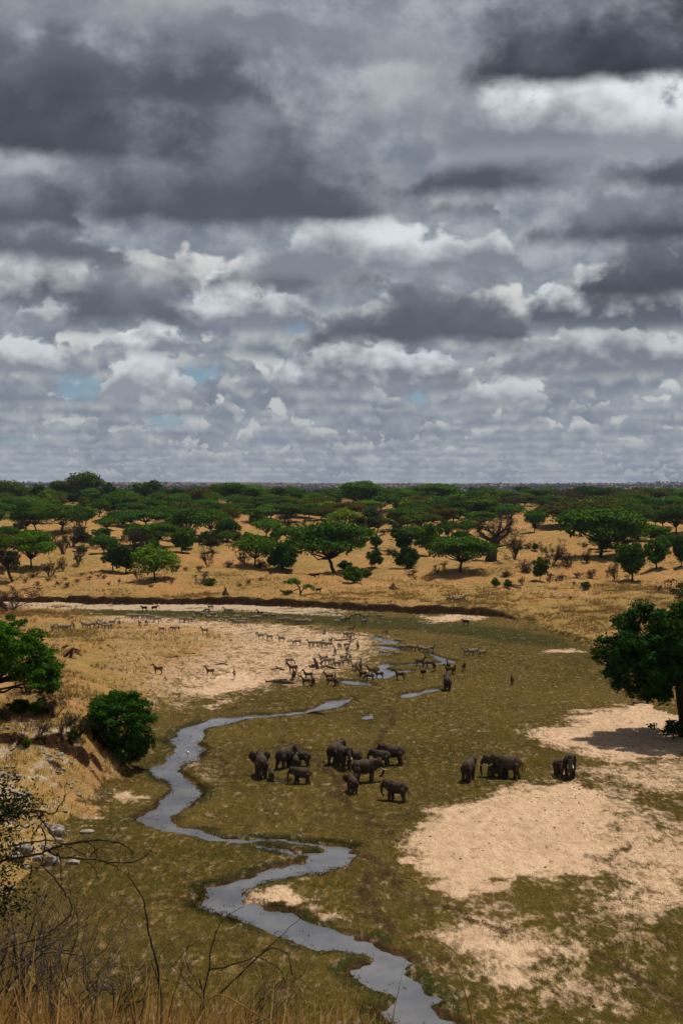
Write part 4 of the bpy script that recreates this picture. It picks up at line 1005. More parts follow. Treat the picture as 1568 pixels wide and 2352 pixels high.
def elephant_mesh(name, trunk='down', ears='flat', walk=0.0, head_up=0.0):
    B, C = [], []
    B += [((0, 0, 1.72), (1.12, .62, .74), (0, 0, 0)), ((-.75, 0, 1.70), (.62, .54, .70), (0, 0, 0)), ((.72, 0, 1.80), (.60, .52, .74), (0, 0, 0)), ((0, 0, 2.1), (.9, .36, .36), (0, 0, 0)), ((.05, 0, 1.45), (.85, .52, .55), (0, 0, 0))]
    hz = 2.12 + head_up
    B += [((1.50, 0, hz), (.46, .38, .50), (0, .3, 0)), ((1.62, 0, hz + .25), (.30, .31, .30), (0, 0, 0)), ((1.15, 0, 2.0), (.45, .42, .50), (0, 0, 0)), ((1.62, 0, hz - .42), (.24, .17, .20), (0, 0, 0))]
    if trunk == 'down': T = [((1.80, 0, hz - .05), .26), ((2.05, 0, 1.65), .20), ((2.14, 0, 1.15), .15), ((2.12, 0, .65), .12), ((2.05, 0, .25), .095), ((2.12, 0, .12), .085)]
    elif trunk == 'curl': T = [((1.80, 0, hz - .05), .26), ((2.14, 0, hz - .42), .20), ((2.42, 0, hz - .62), .15), ((2.62, 0, hz - .50), .125), ((2.60, 0, hz - .25), .11), ((2.42, 0, hz - .18), .09)]
    else: T = [((1.80, 0, hz - .05), .26), ((2.05, 0, 1.62), .20), ((2.08, 0, 1.15), .15), ((1.98, 0, .75), .12), ((1.80, 0, .55), .10), ((1.70, 0, .70), .085)]
    C.append(T)
    for s in (-1, 1):
        if ears == 'flat':
            B += [((1.16, s * .47, hz - .12), (.40, .055, .52), (0, .15, s * .32)), ((1.12, s * .47, hz - .50), (.24, .05, .30), (0, .2, s * .32))]
        else:
            B += [((1.22, s * .78, hz - .05), (.12, .46, .50), (0, .1, s * -.35)), ((1.24, s * .70, hz - .48), (.10, .28, .30), (0, .1, s * -.35))]
        w = walk * s
        C.append([((.80, s * .33, 1.55), .32), ((.80 + w * .25, s * .34, .95), .225), ((.80 + w * .42, s * .34, .28), .185), ((.80 + w * .45, s * .34, .06), .205)])
        C.append([((-.80, s * .32, 1.50), .40), ((-.72 - w * .2, s * .33, .95), .255), ((-.88 - w * .40, s * .33, .45), .175), ((-.88 - w * .45, s * .33, .06), .20)])
    C.append([((-1.28, 0, 1.95), .09), ((-1.44, 0, 1.5), .045), ((-1.44, 0, .95), .045), ((-1.44, 0, .75), .06)])
    return blob_mesh(name, B, C, .036, M_EL, 5)
EL = {'side': elephant_mesh('body', 'down', 'flat', .5), 'stand': elephant_mesh('body', 'down', 'flat', 0.1), 'curl': elephant_mesh('body', 'curl', 'flat', .35, .1), 'fan': elephant_mesh('body', 'down', 'spread', .25), 'feed': elephant_mesh('body', 'in', 'flat', .3, -.05)}
EL_HEAD = {'side': 0, 'stand': 0, 'curl': .1, 'fan': 0, 'feed': -.05}
def tusk_mesh(s, dz):
    pts = [np.array([1.72, s * .20, 1.66 + dz]), np.array([1.98, s * .27, 1.42 + dz]), np.array([2.22, s * .26, 1.36 + dz]), np.array([2.42, s * .20, 1.44 + dz])]
    return np_mesh('tusk', *tubes([(pts, [.065, .058, .042, .008])], 8), M_IVORY, True)
TUSK = {k: [tusk_mesh(s, dz) for s in (-1, 1)] for k, dz in EL_HEAD.items()}
# bearing of the feet, height, heading in degrees (0 = to the right, 90 = away), pose, tusks, label
ELEPHANTS = [
    (600, 1785, 58, 98, 'fan', 1, 'adult elephant seen from behind with one ear spread, leftmost of the herd'), (623, 1793, 28, 92, 'stand', 0, 'tiny elephant calf beside the leftmost adult'),
    (654, 1765, 55, 52, 'side', 1, 'adult elephant turned away to the right, second group from the left'), (696, 1759, 38, 150, 'stand', 0, 'young elephant facing the adult, its rump to the right'), (679, 1765, 32, 95, 'stand', 0, 'elephant calf tucked between two elephants, seen from behind'),
    (694, 1801, 42, 178, 'side', 0, 'young elephant in profile walking left, trunk down'), (789, 1764, 56, -72, 'stand', 1, 'adult elephant facing us with long white tusks'), (770, 1755, 56, 62, 'stand', 0, 'adult elephant behind the long-tusked one, turned away'), (814, 1757, 36, 200, 'feed', 0, 'half-grown elephant pressing against the long-tusked adult'),
    (836, 1797, 58, 12, 'feed', 1, 'large elephant in profile facing right, centre of the herd'), (810, 1822, 43, 105, 'fan', 0, 'elephant calf with ears spread in front of the large profile elephant'), (903, 1757, 52, 180, 'curl', 1, 'adult elephant facing left with trunk curled to its mouth'), (876, 1760, 41, 168, 'stand', 0, 'half-grown elephant in front of the trunk-curling adult'),
    (912, 1840, 50, 160, 'feed', 0, 'elephant standing alone nearest to the sand, head turned left'), (1075, 1793, 55, 74, 'stand', 0, 'elephant seen from behind, left of the close dark pair'), (1168, 1788, 58, 180, 'side', 1, 'big dark elephant in profile facing left on the turf edge'), (1146, 1784, 53, 184, 'stand', 1, 'elephant half hidden behind the big dark profile one'), (1143, 1787, 28, 178, 'stand', 0, 'calf between the legs of the dark pair'),
    (1282, 1783, 45, -80, 'stand', 0, 'half-grown elephant facing us beside the rightmost adult'), (1308, 1784, 60, -88, 'stand', 1, 'rightmost adult elephant facing us head-on'), (1027, 1588, 40, 92, 'stand', 0, 'lone elephant walking away near the shallow pool')]
def put_animal(name, mesh, pos, heading, scale, label, cat, group, parts=(), body_name='body'):
    if parts:
        e = empty(name, pos); link(bpy.data.objects.new(body_name, mesh), e)
        for pn, pm in parts: link(bpy.data.objects.new(pn, pm), e)
    else:
        e = link(bpy.data.objects.new(name, mesh)); e.location = pos
    e.rotation_euler = (0, 0, math.radians(heading) - math.atan2(pos[0], pos[1])); e.scale = (scale,) * 3
    return tag(e, label, cat, group)
for (u, v, h, hd, pose, tk, lab) in ELEPHANTS:
    p = ground(u, v); H = h * p.y / FOC
    sc = H / (2.70 + EL_HEAD[pose])
    parts = [('tusk', m) for m in TUSK[pose]] if tk else ()
    put_animal('elephant', EL[pose], p - Vector((0, 0, .04)), hd, sc, lab, 'elephant', 'elephants on the valley floor', parts)

def quad_mesh(name, mat, graze=False, neck_up=1.0, stout=1.0, voxel=.028, mane=True, ears=True):
    B = [((0, 0, .98), (.60, .24 * stout, .27 * stout), (0, 0, 0)), ((.42, 0, 1.0), (.30, .22 * stout, .30), (0, 0, 0)), ((-.42, 0, 1.02), (.32, .235 * stout, .29), (0, 0, 0))]
    C = []
    if graze:
        nk = [((.55, 0, 1.10), .19), ((.88, 0, .82), .13), ((1.02, 0, .55), .105)]; hd = [((1.02, 0, .55), .10), ((1.10, 0, .34), .085), ((1.16, 0, .10), .06)]; ear = (.98, .66)
    else:
        nk = [((.52, 0, 1.10), .20), ((.78, 0, 1.10 + .30 * neck_up), .135), ((.90, 0, 1.10 + .50 * neck_up), .11)]; t = 1.10 + .50 * neck_up
        hd = [((.90, 0, t), .11), ((1.08, 0, t - .13), .09), ((1.26, 0, t - .30), .06)]; ear = (.86, t + .14)
    C += [nk, hd]
    if mane: C.append([((a[0][0] - .07, 0, a[0][2] + a[1] * .72), .06) for a in nk])
    for s in (-1, 1):
        if ears: C.append([((ear[0], s * .06, ear[1] - .06), .04), ((ear[0] - .02, s * .09, ear[1] + .08), .025)])
        k = .06 * s
        C.append([((.45, s * .12, .85), .12), ((.47 + k, s * .12, .50), .065), ((.46 + k, s * .12, .12), .045), ((.48 + k, s * .12, .04), .055)])
        C.append([((-.48, s * .13, .90), .16), ((-.46 - k, s * .13, .58), .08), ((-.58 - k, s * .13, .42), .055), ((-.54 - k, s * .13, .10), .045), ((-.52 - k, s * .13, .04), .055)])
    C.append([((-.70, 0, 1.12), .05), ((-.82, 0, .85), .035), ((-.82, 0, .55), .05)])
    return blob_mesh(name, B, C, voxel, mat, 3)
ZB = {'z': quad_mesh('zebra', M_ZEB), 'g': quad_mesh('zebra', M_ZEB, True)}
AB = {'a': quad_mesh('body', M_BROWN, False, 1.25, .9, .028, False), 'ag': quad_mesh('body', M_BROWN, True, 1, .9, .028, False), 'r': quad_mesh('body', M_RED, False, 1.15, .72, .028, False), 'w': quad_mesh('wildebeest', M_BLACK, False, .55, 1.15, .03, True)}
def horn_mesh():
    P = []
    for s in (-1, 1):
        P.append(([(.86, s * .05, 1.80), (.76, s * .14, 2.05), (.74, s * .18, 2.30), (.84, s * .15, 2.48)], [.035, .03, .022, .008]))
    return np_mesh('horns', *tubes(P, 6), M_HORN, True)
HORN = horn_mesh()
def ostrich_parts(black):
    body = blob_mesh('body', [((0, 0, 1.15), (.48, .30, .32), (0, .1, 0)), ((-.35, 0, 1.22), (.32, .26, .22), (0, .4, 0))], [[((.30, 0, 1.25), .14), ((.50, 0, 1.55), .07), ((.52, 0, 1.9), .05), ((.50, 0, 2.2), .045)], [((.48, 0, 2.22), .075), ((.58, 0, 2.22), .05), ((.68, 0, 2.19), .02)]], .026, M_BLACK if black else M_GREYP, 3)
    legs = []
    for s in (-1, 1): legs.append(np_mesh('leg', *tubes([([(.0, s * .12, .95), (.08, s * .12, .72), (-.03, s * .12, .45), (.02, s * .12, .08), (.14, s * .12, .02)], [.11, .07, .04, .035, .03])], 7), M_PINK, True))
    tails = np_mesh('tail', *clumps([(-.62, 0, 1.2)], [(.16, .16, .14)], 60, .09, np.random.RandomState(3)), M_WHITE)
    return body, [('leg', legs[0]), ('leg', legs[1]), ('tail', tails)]
def conv(rows, x0, y0, k): return [(x0 + r[0] * k, y0 + r[1] * k) + tuple(r[2:]) for r in rows]
HD = {'L': 180, 'R': 0, 'A': 95, 'T': -85}
# zebras by where they stand: (x, y, heading, grazing)
Z1 = dict(k=.2197, x0=516.7, y0=1389.4); Z2 = dict(k=.25632, x0=803.8, y0=1389.4); Z3 = dict(k=.29293, x0=57.4, y0=1378.0)
HERDS = [
    ('of the zebras strung out along the upper sandbar', conv([(375, 360, 'L', 0), (465, 372, 'L', 0), (590, 392, 'L', 0), (760, 428, 'L', 1)], **Z1)),
    ('of the zebra knot at the tip of the sandbar', conv([(900, 438, 'L', 0), (940, 441, 'L', 1), (985, 438, 'R', 0), (1040, 452, 'L', 1), (1075, 455, 'R', 1), (1103, 412, 'T', 0), (1150, 528, 'T', 0), (1197, 468, 'T', 1), (1275, 460, 'R', 0), (1275, 510, 'T', 0)], **Z1)),
    ('of the zebras by the first bend of the stream', conv([(1265, 345, 'L', 0), (1300, 345, 'R', 1), (1310, 383, 'T', 0), (1043, 308, 'T', 0)], **Z1)),
    ('of the zebras crowded behind the dead stump', conv([(1030, 610, 'L', 0), (1075, 630, 'L', 1), (1110, 625, 'L', 0), (1175, 660, 'L', 1), (1215, 640, 'R', 0), (1240, 600, 'R', 0), (1265, 630, 'R', 1), (1305, 585, 'A', 0), (1350, 690, 'T', 0), (1375, 690, 'A', 1), (670, 630, 'R', 1)], **Z1)),
    ('of the zebras on the green strip under the far bank', conv([(10, 170, 'L', 1), (20, 92, 'L', 0), (48, 94, 'R', 1), (75, 190, 'L', 1), (100, 195, 'R', 0), (125, 190, 'L', 1), (110, 165, 'R', 1), (140, 160, 'L', 0), (205, 195, 'R', 0), (180, 222, 'L', 1), (125, 215, 'L', 1), (295, 170, 'L', 1), (330, 165, 'R', 0), (350, 172, 'L', 1), (420, 145, 'L', 1), (505, 145, 'R', 1)], **Z1)),
    ('of the zebras in a line beyond the sandbar', conv([(575, 188, 'L', 1), (640, 190, 'R', 1), (693, 190, 'A', 1), (750, 203, 'L', 1), (770, 200, 'R', 0), (800, 205, 'L', 1), (830, 205, 'R', 1), (855, 190, 'L', 0), (885, 205, 'T', 1), (1165, 212, 'L', 0), (1225, 185, 'A', 0), (1390, 140, 'L', 1), (1470, 155, 'R', 0), (1450, 208, 'R', 0)], **Z1)),
    ('of the zebras bunched at the narrow stream', conv([(262, 130, 'L', 0), (470, 415, 'L', 1), (530, 415, 'L', 0), (560, 418, 'R', 1), (600, 420, 'L', 1), (640, 430, 'L', 0), (675, 436, 'R', 1), (720, 430, 'R', 0)], **Z2)),
    ('of the four zebras alone on the open turf', conv([(1045, 455, 'L', 0), (1085, 458, 'L', 0), (1120, 450, 'R', 0), (1185, 470, 'R', 0)], **Z2)),
    ('of the zebras at the far left of the sandbar', conv([(217, 245, 'T', 0), (280, 240, 'L', 0), (320, 245, 'R', 1), (340, 240, 'R', 0), (382, 235, 'T', 0)], **Z3)),
    ('of the dense zebra cluster left of the ostrich', conv([(465, 220, 'L', 0), (490, 225, 'L', 1), (530, 222, 'L', 1), (560, 220, 'R', 1), (590, 220, 'L', 0), (612, 215, 'L', 0), (640, 232, 'R', 1), (665, 225, 'L', 1), (685, 205, 'R', 0)], **Z3)),
    ('of the zebras standing right of the ostrich on the sandbar', conv([(900, 205, 'T', 0), (952, 200, 'T', 1), (1030, 180, 'R', 1), (1070, 255, 'R', 1), (1160, 245, 'L', 1), (1190, 248, 'L', 1), (1410, 270, 'L', 0)], **Z3)),
    ('of the zebras at the sandbar rim by the green strip', conv([(820, 150, 'L', 1), (860, 150, 'R', 1), (900, 152, 'L', 1), (945, 153, 'L', 1), (970, 155, 'R', 0), (1000, 157, 'L', 1), (1230, 180, 'L', 0), (1270, 180, 'R', 1), (1295, 182, 'L', 0), (1325, 158, 'A', 0)], **Z3)),
    ('of the zebras grazing the green strip, left of centre', conv([(1360, 130, 'L', 1), (1400, 135, 'R', 1), (1440, 160, 'L', 0), (1475, 135, 'R', 1), (1500, 162, 'T', 1), (1430, 105, 'L', 1), (1455, 80, 'L', 0)], **Z3)),
    ('of the small zebra row in the golden grass above the bank', [(1029, 1382, 'T', 0), (1037, 1384, 'L', 1), (1048, 1384, 'L', 0), (1055, 1383, 'R', 0), (1062, 1381, 'R', 0)])]
rz = random.Random(4)
for phrase, rows in HERDS:
    rows = sorted(rows, key=lambda r: r[0])
    for i, (u, v, hd, gz) in enumerate(rows):
        p = ground(u, v)
        put_animal('zebra', ZB['g' if gz else 'z'], p - Vector((0, 0, .02)), HD[hd] + rz.uniform(-28, 28), rz.uniform(.92, 1.08), f"{ordinal(i)} from the left {phrase}", 'zebra', 'zebras ' + phrase.split('zebra')[1].lstrip('s ').strip())
ANTS = conv([(710, 715, 'L', 'a', 'antelope walking left past the fallen log on the sandbar'), (720, 782, 'T', 'a', 'antelope facing us behind the lower log'), (850, 850, 'L', 'a', 'front antelope of the trio below the stump'), (872, 785, 'L', 'a', 'rear antelope of the trio below the stump, head up'), (920, 848, 'A', 'ag', 'antelope of the trio below the stump seen from behind'), (1090, 800, 'L', 'h', 'horned antelope standing right of the trio'), (1112, 850, 'R', 'ag', 'antelope lowering its head in front of the horned one'), (1155, 850, 'A', 'a', 'antelope seen from behind, right of the horned one'),
    (1388, 470, 'A', 'a', 'single antelope seen end-on above the pool'), (1320, 282, 'R', 'r', 'russet antelope standing behind the zebras at the stream bend'), (372, 125, 'L', 'a', 'dark antelope among zebras high on the green strip'), (1280, 185, 'R', 'a', 'dark antelope at the right end of the zebra line')], **Z1) + \
    conv([(310, 272, 'R', 'r', 'russet antelope alone on the turf right of the stream'), (625, 555, 'R', 'h', 'horned antelope on the turf above the black ostrich'), (715, 572, 'L', 'ag', 'grazing antelope right of the black ostrich'), (755, 595, 'T', 'a', 'antelope facing us right of the grazing one'), (880, 585, 'A', 'a', 'antelope standing just behind the lone elephant'), (890, 620, 'L', 'h', 'large horned antelope at the head of the lone elephant'), (928, 620, 'T', 'a', 'antelope at the right shoulder of the lone elephant'), (1018, 595, 'T', 'a', 'antelope facing us right of the lone elephant'), (1453, 716, 'T', 'a', 'antelope all alone on the turf at right'),
    (115, 660, 'L', 'a', 'antelope at the water edge left of the pool'), (195, 632, 'L', 'a', 'antelope standing behind two others in the pool'), (175, 686, 'L', 'ag', 'antelope drinking at the near side of the pool'), (262, 666, 'L', 'a', 'antelope wading in the middle of the pool'), (448, 676, 'L', 'a', 'antelope right of the pool looking left'), (95, 585, 'A', 'a', 'antelope seen end-on beside the bare snag')], **Z2) + \
    conv([(1045, 582, 'L', 'a', 'antelope with raised head in the straw, leftmost on the sandbar'), (1452, 597, 'L', 'a', 'antelope walking left on bare sand beside the grey ostrich'), (935, 90, 'L', 'w', 'left of two dark wildebeest on the pale beach'), (1015, 87, 'R', 'w', 'right of two dark wildebeest on the pale beach')], **Z3) + \
    [(718, 1328, 'L', 'w', 'left of two dark animals in the shade of the great acacia'), (728, 1327, 'R', 'w', 'right of two dark animals in the shade of the great acacia'), (731, 1362, 'R', 'w', 'dark animal grazing right of the fallen green tree'), (1069, 1437, 'L', 'w', 'small dark animal on the green strip at right')]
for (u, v, hd, kind, lab) in ANTS:
    p = ground(u, v) - Vector((0, 0, .02)); h = HD[hd] + rz.uniform(-18, 18); s = rz.uniform(.95, 1.1)
    if kind == 'w': put_animal('wildebeest', AB['w'], p, h, s * .95, lab, 'wildebeest', 'wildebeest')
    else: put_animal('antelope', AB['a' if kind == 'h' else kind], p, h, s if kind != 'r' else .78 * s, lab, 'antelope', 'antelopes by the river', [('horns', HORN)] if kind == 'h' else ())
OB, OP = ostrich_parts(True); OG, OPG = ostrich_parts(False)
for (u, v, hd, blk, lab) in [(538, 1561, 95, 0, 'grey-brown ostrich seen from behind on bare sand'), (971, 1559, 200, 1, 'black ostrich bending on the turf left of the lone elephant'), (273, 1440, 80, 1, 'dark ostrich on the upper sandbar right of the zebra cluster')]:
    put_animal('ostrich', OB if blk else OG, ground(u, v) - Vector((0, 0, .02)), hd, 1.0, lab, 'ostrich', 'ostriches', OP if blk else OPG)
# white wading birds
def stork():
    return blob_mesh('bird', [((0, 0, .62), (.30, .15, .17), (0, -.2, 0))], [[((.22, 0, .70), .07), ((.36, 0, .95), .045), ((.44, 0, 1.0), .05), ((.62, 0, .95), .015)], [((0, -.06, .6), .03), ((0, -.06, .05), .022)], [((0, .06, .6), .03), ((.06, .06, .05), .022)]], .018, M_WHITE, 2)
STORK = stork()
for (u, v, lab) in [(209, 1416, 'white bird standing at the rim of the green strip'), (367, 1401, 'white bird beside the wildebeest on the pale beach'), (431, 1741, 'small pale bird at the water edge in the creek bend')]:
    put_animal('wading_bird', STORK, ground(u, v), rz.uniform(0, 360), 1.0, lab, 'bird', 'wading birds')

# ================================================================== ground cover
def straw_mat(name, c1, c2, c3):
    m, N, b, out = new_mat(name)
    pos = N.node('ShaderNodeNewGeometry').outputs['Position']
    n = N.noise(pos, .35, 3, .6); n2 = N.noise(N.v('MULTIPLY', pos, (1., 1., .12)), 14.0, 2, .6)
    col = N.mix(N.sstep(n, .38, .62), c1, c2); col = N.mix(N.sstep(n2, .45, .65), col, c3)
    N.put(b.inputs['Base Color'], col)
    tr = N.node('ShaderNodeBsdfTranslucent'); N.l.new(col, tr.inputs['Color']); mx = N.node('ShaderNodeMixShader'); mx.inputs[0].default_value = .3
    N.l.new(b.outputs[0], mx.inputs[1]); N.l.new(tr.outputs[0], mx.inputs[2]); N.l.new(mx.outputs[0], out.inputs['Surface'])
    return m
M_STRAW = straw_mat('straw', (.30, .185, .062), (.40, .265, .105), (.23, .15, .05))
M_SEDGE = straw_mat('sedge', (.026, .040, .008), (.075, .066, .018), (.15, .10, .034))
M_TURF = straw_mat('turf_blades', (.062, .050, .009), (.120, .084, .020), (.20, .13, .038))
M_REED = straw_mat('near_straw', (.27, .155, .050), (.38, .225, .075), (.46, .29, .105))
M_REED_DARK = straw_mat('near_straw_dark', (.050, .026, .009), (.10, .052, .017), (.15, .080, .026))
M_REED_PALE = straw_mat('near_straw_pale', (.55, .34, .11), (.66, .45, .18), (.74, .55, .26))
def tufts(x, y, z, h, nb, rs, width=.05, spread=.25):
    n = len(x); x, y, z, h = [np.repeat(q, nb) for q in (x, y, z, h)]
    m = n * nb; bx = x + rs.randn(m) * spread * .4; by = y + rs.randn(m) * spread * .4
    hh = h * (.6 + .6 * rs.rand(m)); a = rs.rand(m) * 6.283; lean = rs.randn(m, 2) * .28 * hh[:, None]
    w = width * (.7 + .6 * rs.rand(m)); dx, dy = np.cos(a) * w, np.sin(a) * w
    V = np.stack([np.stack([bx - dx, by - dy, z - .05], 1), np.stack([bx + dx, by + dy, z - .05], 1), np.stack([bx + lean[:, 0], by + lean[:, 1], z + hh], 1)], 1).reshape(-1, 3)
    return V, np.arange(m * 3).reshape(m, 3)
def scatter_grass():
    rs = np.random.RandomState(77)
    x, y, z, sand, tan, straw, wsd, floor, s, tl = GF
    fr = np.abs(x) < .30 * (y + 6)
    w = fr * (y > 70) * (y < 420) * np.clip(tan, 0, 1) * (.12 + straw ** 2) * (np.maximum(y, 1) / 200.) ** 1.2
    w = w * sst(-.25, .25, fbm(x / 6., y / 6., 91, 3)) * np.where((y < 142) & (tl > .1), .4, 1.0)
    def pick(w, n):
        i = rs.choice(len(x), n, p=w / w.sum()); j = rs.randn(n, 2) * np.stack([.0016 * (y[i] + 40), .12 + .0006 * y[i]], 1)
        px, py = x[i] + j[:, 0], y[i] + j[:, 1]
        return px, py, height(px, py, False)
    px, py, pz = pick(w, 30000)
    V, F = tufts(px, py, pz, .30 + .45 * rs.rand(len(px)), 5, rs, .045, .35)
    o = link(bpy.data.objects.new('dry_grass', np_mesh('dry_grass', V, F, M_STRAW))); tag(o, 'tall dry straw grass on the terraces and slopes', 'grass', None, 'stuff')
    w = fr * (y > 70) * (y < 330) * floor * (1 - tan) * ((wsd > .15) * (wsd < 1.1) * sst(-.2, .3, fbm(x / 3., y / 3., 93, 2)) * 3 + .02)
    px, py, pz = pick(w, 7000)
    V, F = tufts(px, py, pz, .04 + .11 * rs.rand(len(px)) ** 1.5, 5, rs, .03, .35)
    o = link(bpy.data.objects.new('sedge', np_mesh('sedge', V, F, M_SEDGE))); tag(o, 'short green sedge along the creek', 'grass', None, 'stuff')
    w = fr * (y > 66) * (y < 290) * floor * (1 - tan) * (1.03 - np.clip(sand * 1.15, 0, 1)) * (wsd > .4) * (np.maximum(y, 1) / 120.) * (.35 + sst(-.35, .35, fbm(x / 2.6, y / 4., 95, 3)))
    px, py, pz = pick(w, 60000)
    V, F = tufts(px, py, pz, .05 + .09 * rs.rand(len(px)) ** 1.5, 4, rs, .035, .34)
    o = link(bpy.data.objects.new('turf', np_mesh('turf', V, F, M_TURF))); tag(o, 'short grazed olive and straw turf on the valley floor', 'grass', None, 'stuff')
    # clods, dung and pebbles
    w = fr * (y > 70) * (y < 300) * floor * (.3 + sand) * (wsd > 1) * (y / 150.) * (.15 + sst(.0, .4, fbm(x / 7., y / 7., 98, 3)))
    px, py, pz = pick(w, 1700)
    bm = bmesh.new(); bmesh.ops.create_icosphere(bm, subdivisions=1, radius=1.0); base = np.array([v.co[:] for v in bm.verts]); fa = np.array([[v.index for v in f.verts] for f in bm.faces]); bm.free()
    n = len(px); sz = .03 + .075 * rs.rand(n) ** 3
    V = base[None] * (1 + .2 * rs.randn(n, 12, 1)) * sz[:, None, None] * np.array([1.2, 1.2, .7]) + np.stack([px, py, pz + sz * .35], 1)[:, None]
    o = link(bpy.data.objects.new('dung_and_clods', np_mesh('dung_and_clods', V.reshape(-1, 3), (fa[None] + (np.arange(n) * 12)[:, None, None]).reshape(-1, 3), M_EARTH))); tag(o, 'dark dung and clods scattered on the sand and turf', 'dung', None, 'stuff')
scatter_grass()

# ---------------------------------------------------------------- logs, stumps, mounds, rocks
def branchy(name, label, cat, paths_uv, mat, anchor, sides=7):
    """dead wood laid out along bearings with a height above the ground: [(u, v, lift, radius), ...]"""
    p0 = ground(*anchor); paths = []
    for path in paths_uv:
        pts, rad = [], []
        for (u, v, lift, r) in path:
            d = ray(u, v); t = p0.y / d[1]
            pts.append((d[0] * t - p0.x, lift, CAM_Z + d[2] * t - p0.z)); rad.append(r)
        paths.append((pts, rad))
    V, F = tubes(paths, sides); rs = np.random.RandomState(len(label)); V = V + rs.randn(*V.shape) * .02
    o = link(bpy.data.objects.new(name, np_mesh(name, V, F, mat, True))); o.location = p0
    return tag(o, label, cat)
branchy('fallen_log', 'thin fallen log lying on the sand above the walking antelope', 'log', [[(622, 1538, 0, .12), (640, 1535, 0, .2), (655, 1541, 0, .16)], [(640, 1535, 0, .1), (632, 1530, .3, .05)]], M_DEADWOOD, (640, 1540))
branchy('fallen_log', 'heavy grey log lying at the lower rim of the sandbar', 'log', [[(610, 1566, 0, .1), (630, 1565, 0, .3), (655, 1566, .2, .32), (682, 1572, .3, .12)], [(640, 1562, 0, .16), (660, 1561, .2, .1)], [(615, 1566, 0, .08), (608, 1560, 0, .03)]], M_DEADWOOD, (650, 1571))
branchy('dead_stump', 'upright dead stump with forked top on the sandbar tip', 'stump', [[(730, 1536, 0, .38), (726, 1522, 0, .26), (721, 1512, 0, .22)], [(726, 1524, .2, .2), (718, 1511, .1, .1)], [(735, 1534, 0, .2), (748, 1530, .1, .22), (765, 1535, .2, .18), (778, 1538, 0, .1)], [(742, 1534, .3, .2), (735, 1524, .3, .22), (742, 1519, .3, .1)]], M_DEADWOOD, (733, 1537))
branchy('snag', 'dark root stump left of the dead stump', 'stump', [[(716, 1534, 0, .3), (718, 1526, 0, .2)], [(721, 1534, 0, .22), (723, 1524, .2, .1)], [(713, 1534, 0, .2), (709, 1527, 0, .08)]], M_EARTH, (717, 1534))
branchy('snag', 'bare vertical snag standing at the water edge', 'snag', [[(830, 1552, 0, .25), (828, 1535, 0, .14), (826, 1518, 0, .06)], [(828, 1540, 0, .1), (832, 1526, .2, .03)]], M_DEADWOOD, (830, 1552))
branchy('snag', 'leaning pale branch stuck in the sand among the antelopes', 'snag', [[(668, 1562, 0, .1), (674, 1550, .1, .12), (678, 1542, 0, .06)], [(672, 1554, 0, .06), (667, 1548, .2, .03)]], M_DEADWOOD, (670, 1562))
branchy('fallen_log', 'dark curved log on the straw terrace beside the left acacia', 'log', [[(147, 1510, 0, .2), (158, 1500, 0, .26), (170, 1489, .3, .24)], [(165, 1492, 0, .18), (176, 1492, .2, .16), (184, 1497, .2, .08)], [(160, 1511, .3, .24), (164, 1501, .4, .24), (171, 1497, .5, .2), (181, 1504, .5, .1)]], M_EARTH, (162, 1511))
branchy('fallen_log', 'short dark log above the curved log by the left acacia', 'log', [[(142, 1489, 0, .18), (150, 1485, 0, .2), (158, 1483, 0, .1)]], M_EARTH, (150, 1489))
branchy('fallen_log', 'dead branch lying on the sand left of the broad-leaved tree', 'log', [[(1437, 1623, 0, .12), (1455, 1616, 0, .18), (1472, 1614, 0, .14), (1488, 1617, 0, .06)], [(1440, 1620, 0, .06), (1418, 1626, .4, .03)]], M_DEADWOOD, (1460, 1621))
branchy('driftwood', 'dark driftwood stranded in the creek shallows', 'driftwood', [[(708, 1638, 0, .1), (725, 1636, 0, .2), (748, 1642, 0, .1)], [(735, 1640, .3, .15), (765, 1643, .3, .05)]], M_EARTH, (730, 1642))
branchy('forked_stick', 'pale forked stick standing on the green strip', 'stick', [[(1034, 1439, 0, .1), (1030, 1431, 0, .06)], [(1035, 1439, 0, .1), (1038, 1431, 0, .06)]], M_IVORY, (1034, 1440))
branchy('fallen_log', 'low dead branches on the sandbar above the walking antelope', 'log', [[(494, 1527, 0, .08), (510, 1524, 0, .12), (528, 1529, 0, .06)], [(505, 1526, .2, .06), (520, 1521, .3, .03)]], M_DEADWOOD, (510, 1528))
branchy('fallen_log', 'dead wood beside the stream bend behind the zebras', 'log', [[(766, 1471, 0, .1), (785, 1470, 0, .16), (806, 1468, 0, .1)], [(770, 1470, 0, .1), (767, 1465, 0, .05)], [(806, 1472, .2, .14), (820, 1466, .2, .08)]], M_EARTH, (785, 1472))
def mound(name, label, cat, u, v, h, w, spires, seed, mat=None):
    p = ground(u, v); k = p.y / FOC; rs = np.random.RandomState(seed); bm = bmesh.new()
    bmesh.ops.create_icosphere(bm, subdivisions=4, radius=1.0)
    for vt in bm.verts:
        c = vt.co; a = math.atan2(c.y, c.x)
        top = max(0, c.z); f = 1 + .25 * float(fbm(np.array([c.x * 2.5 + seed]), np.array([c.y * 2.5 + c.z * 2]), seed, 3)[0])
        pk = sum(s_ * math.exp(-((c.x - x_) ** 2 + (c.y - y_) ** 2) / .06) for x_, y_, s_ in spires)
        vt.co = Vector((c.x * w * k * .5 * f * (1 - .45 * top), c.y * w * k * .5 * f * (1 - .45 * top), max(-.15, c.z) * h * k * .55 * f + top * pk * h * k * .5))
    me = bpy.data.meshes.new(name); bm.to_mesh(me); bm.free(); me.materials.append(mat or M_EARTH)
    me.polygons.foreach_set('use_smooth', [True] * len(me.polygons))
    o = link(bpy.data.objects.new(name, me)); o.location = p - Vector((0, 0, .05)); return tag(o, label, cat)
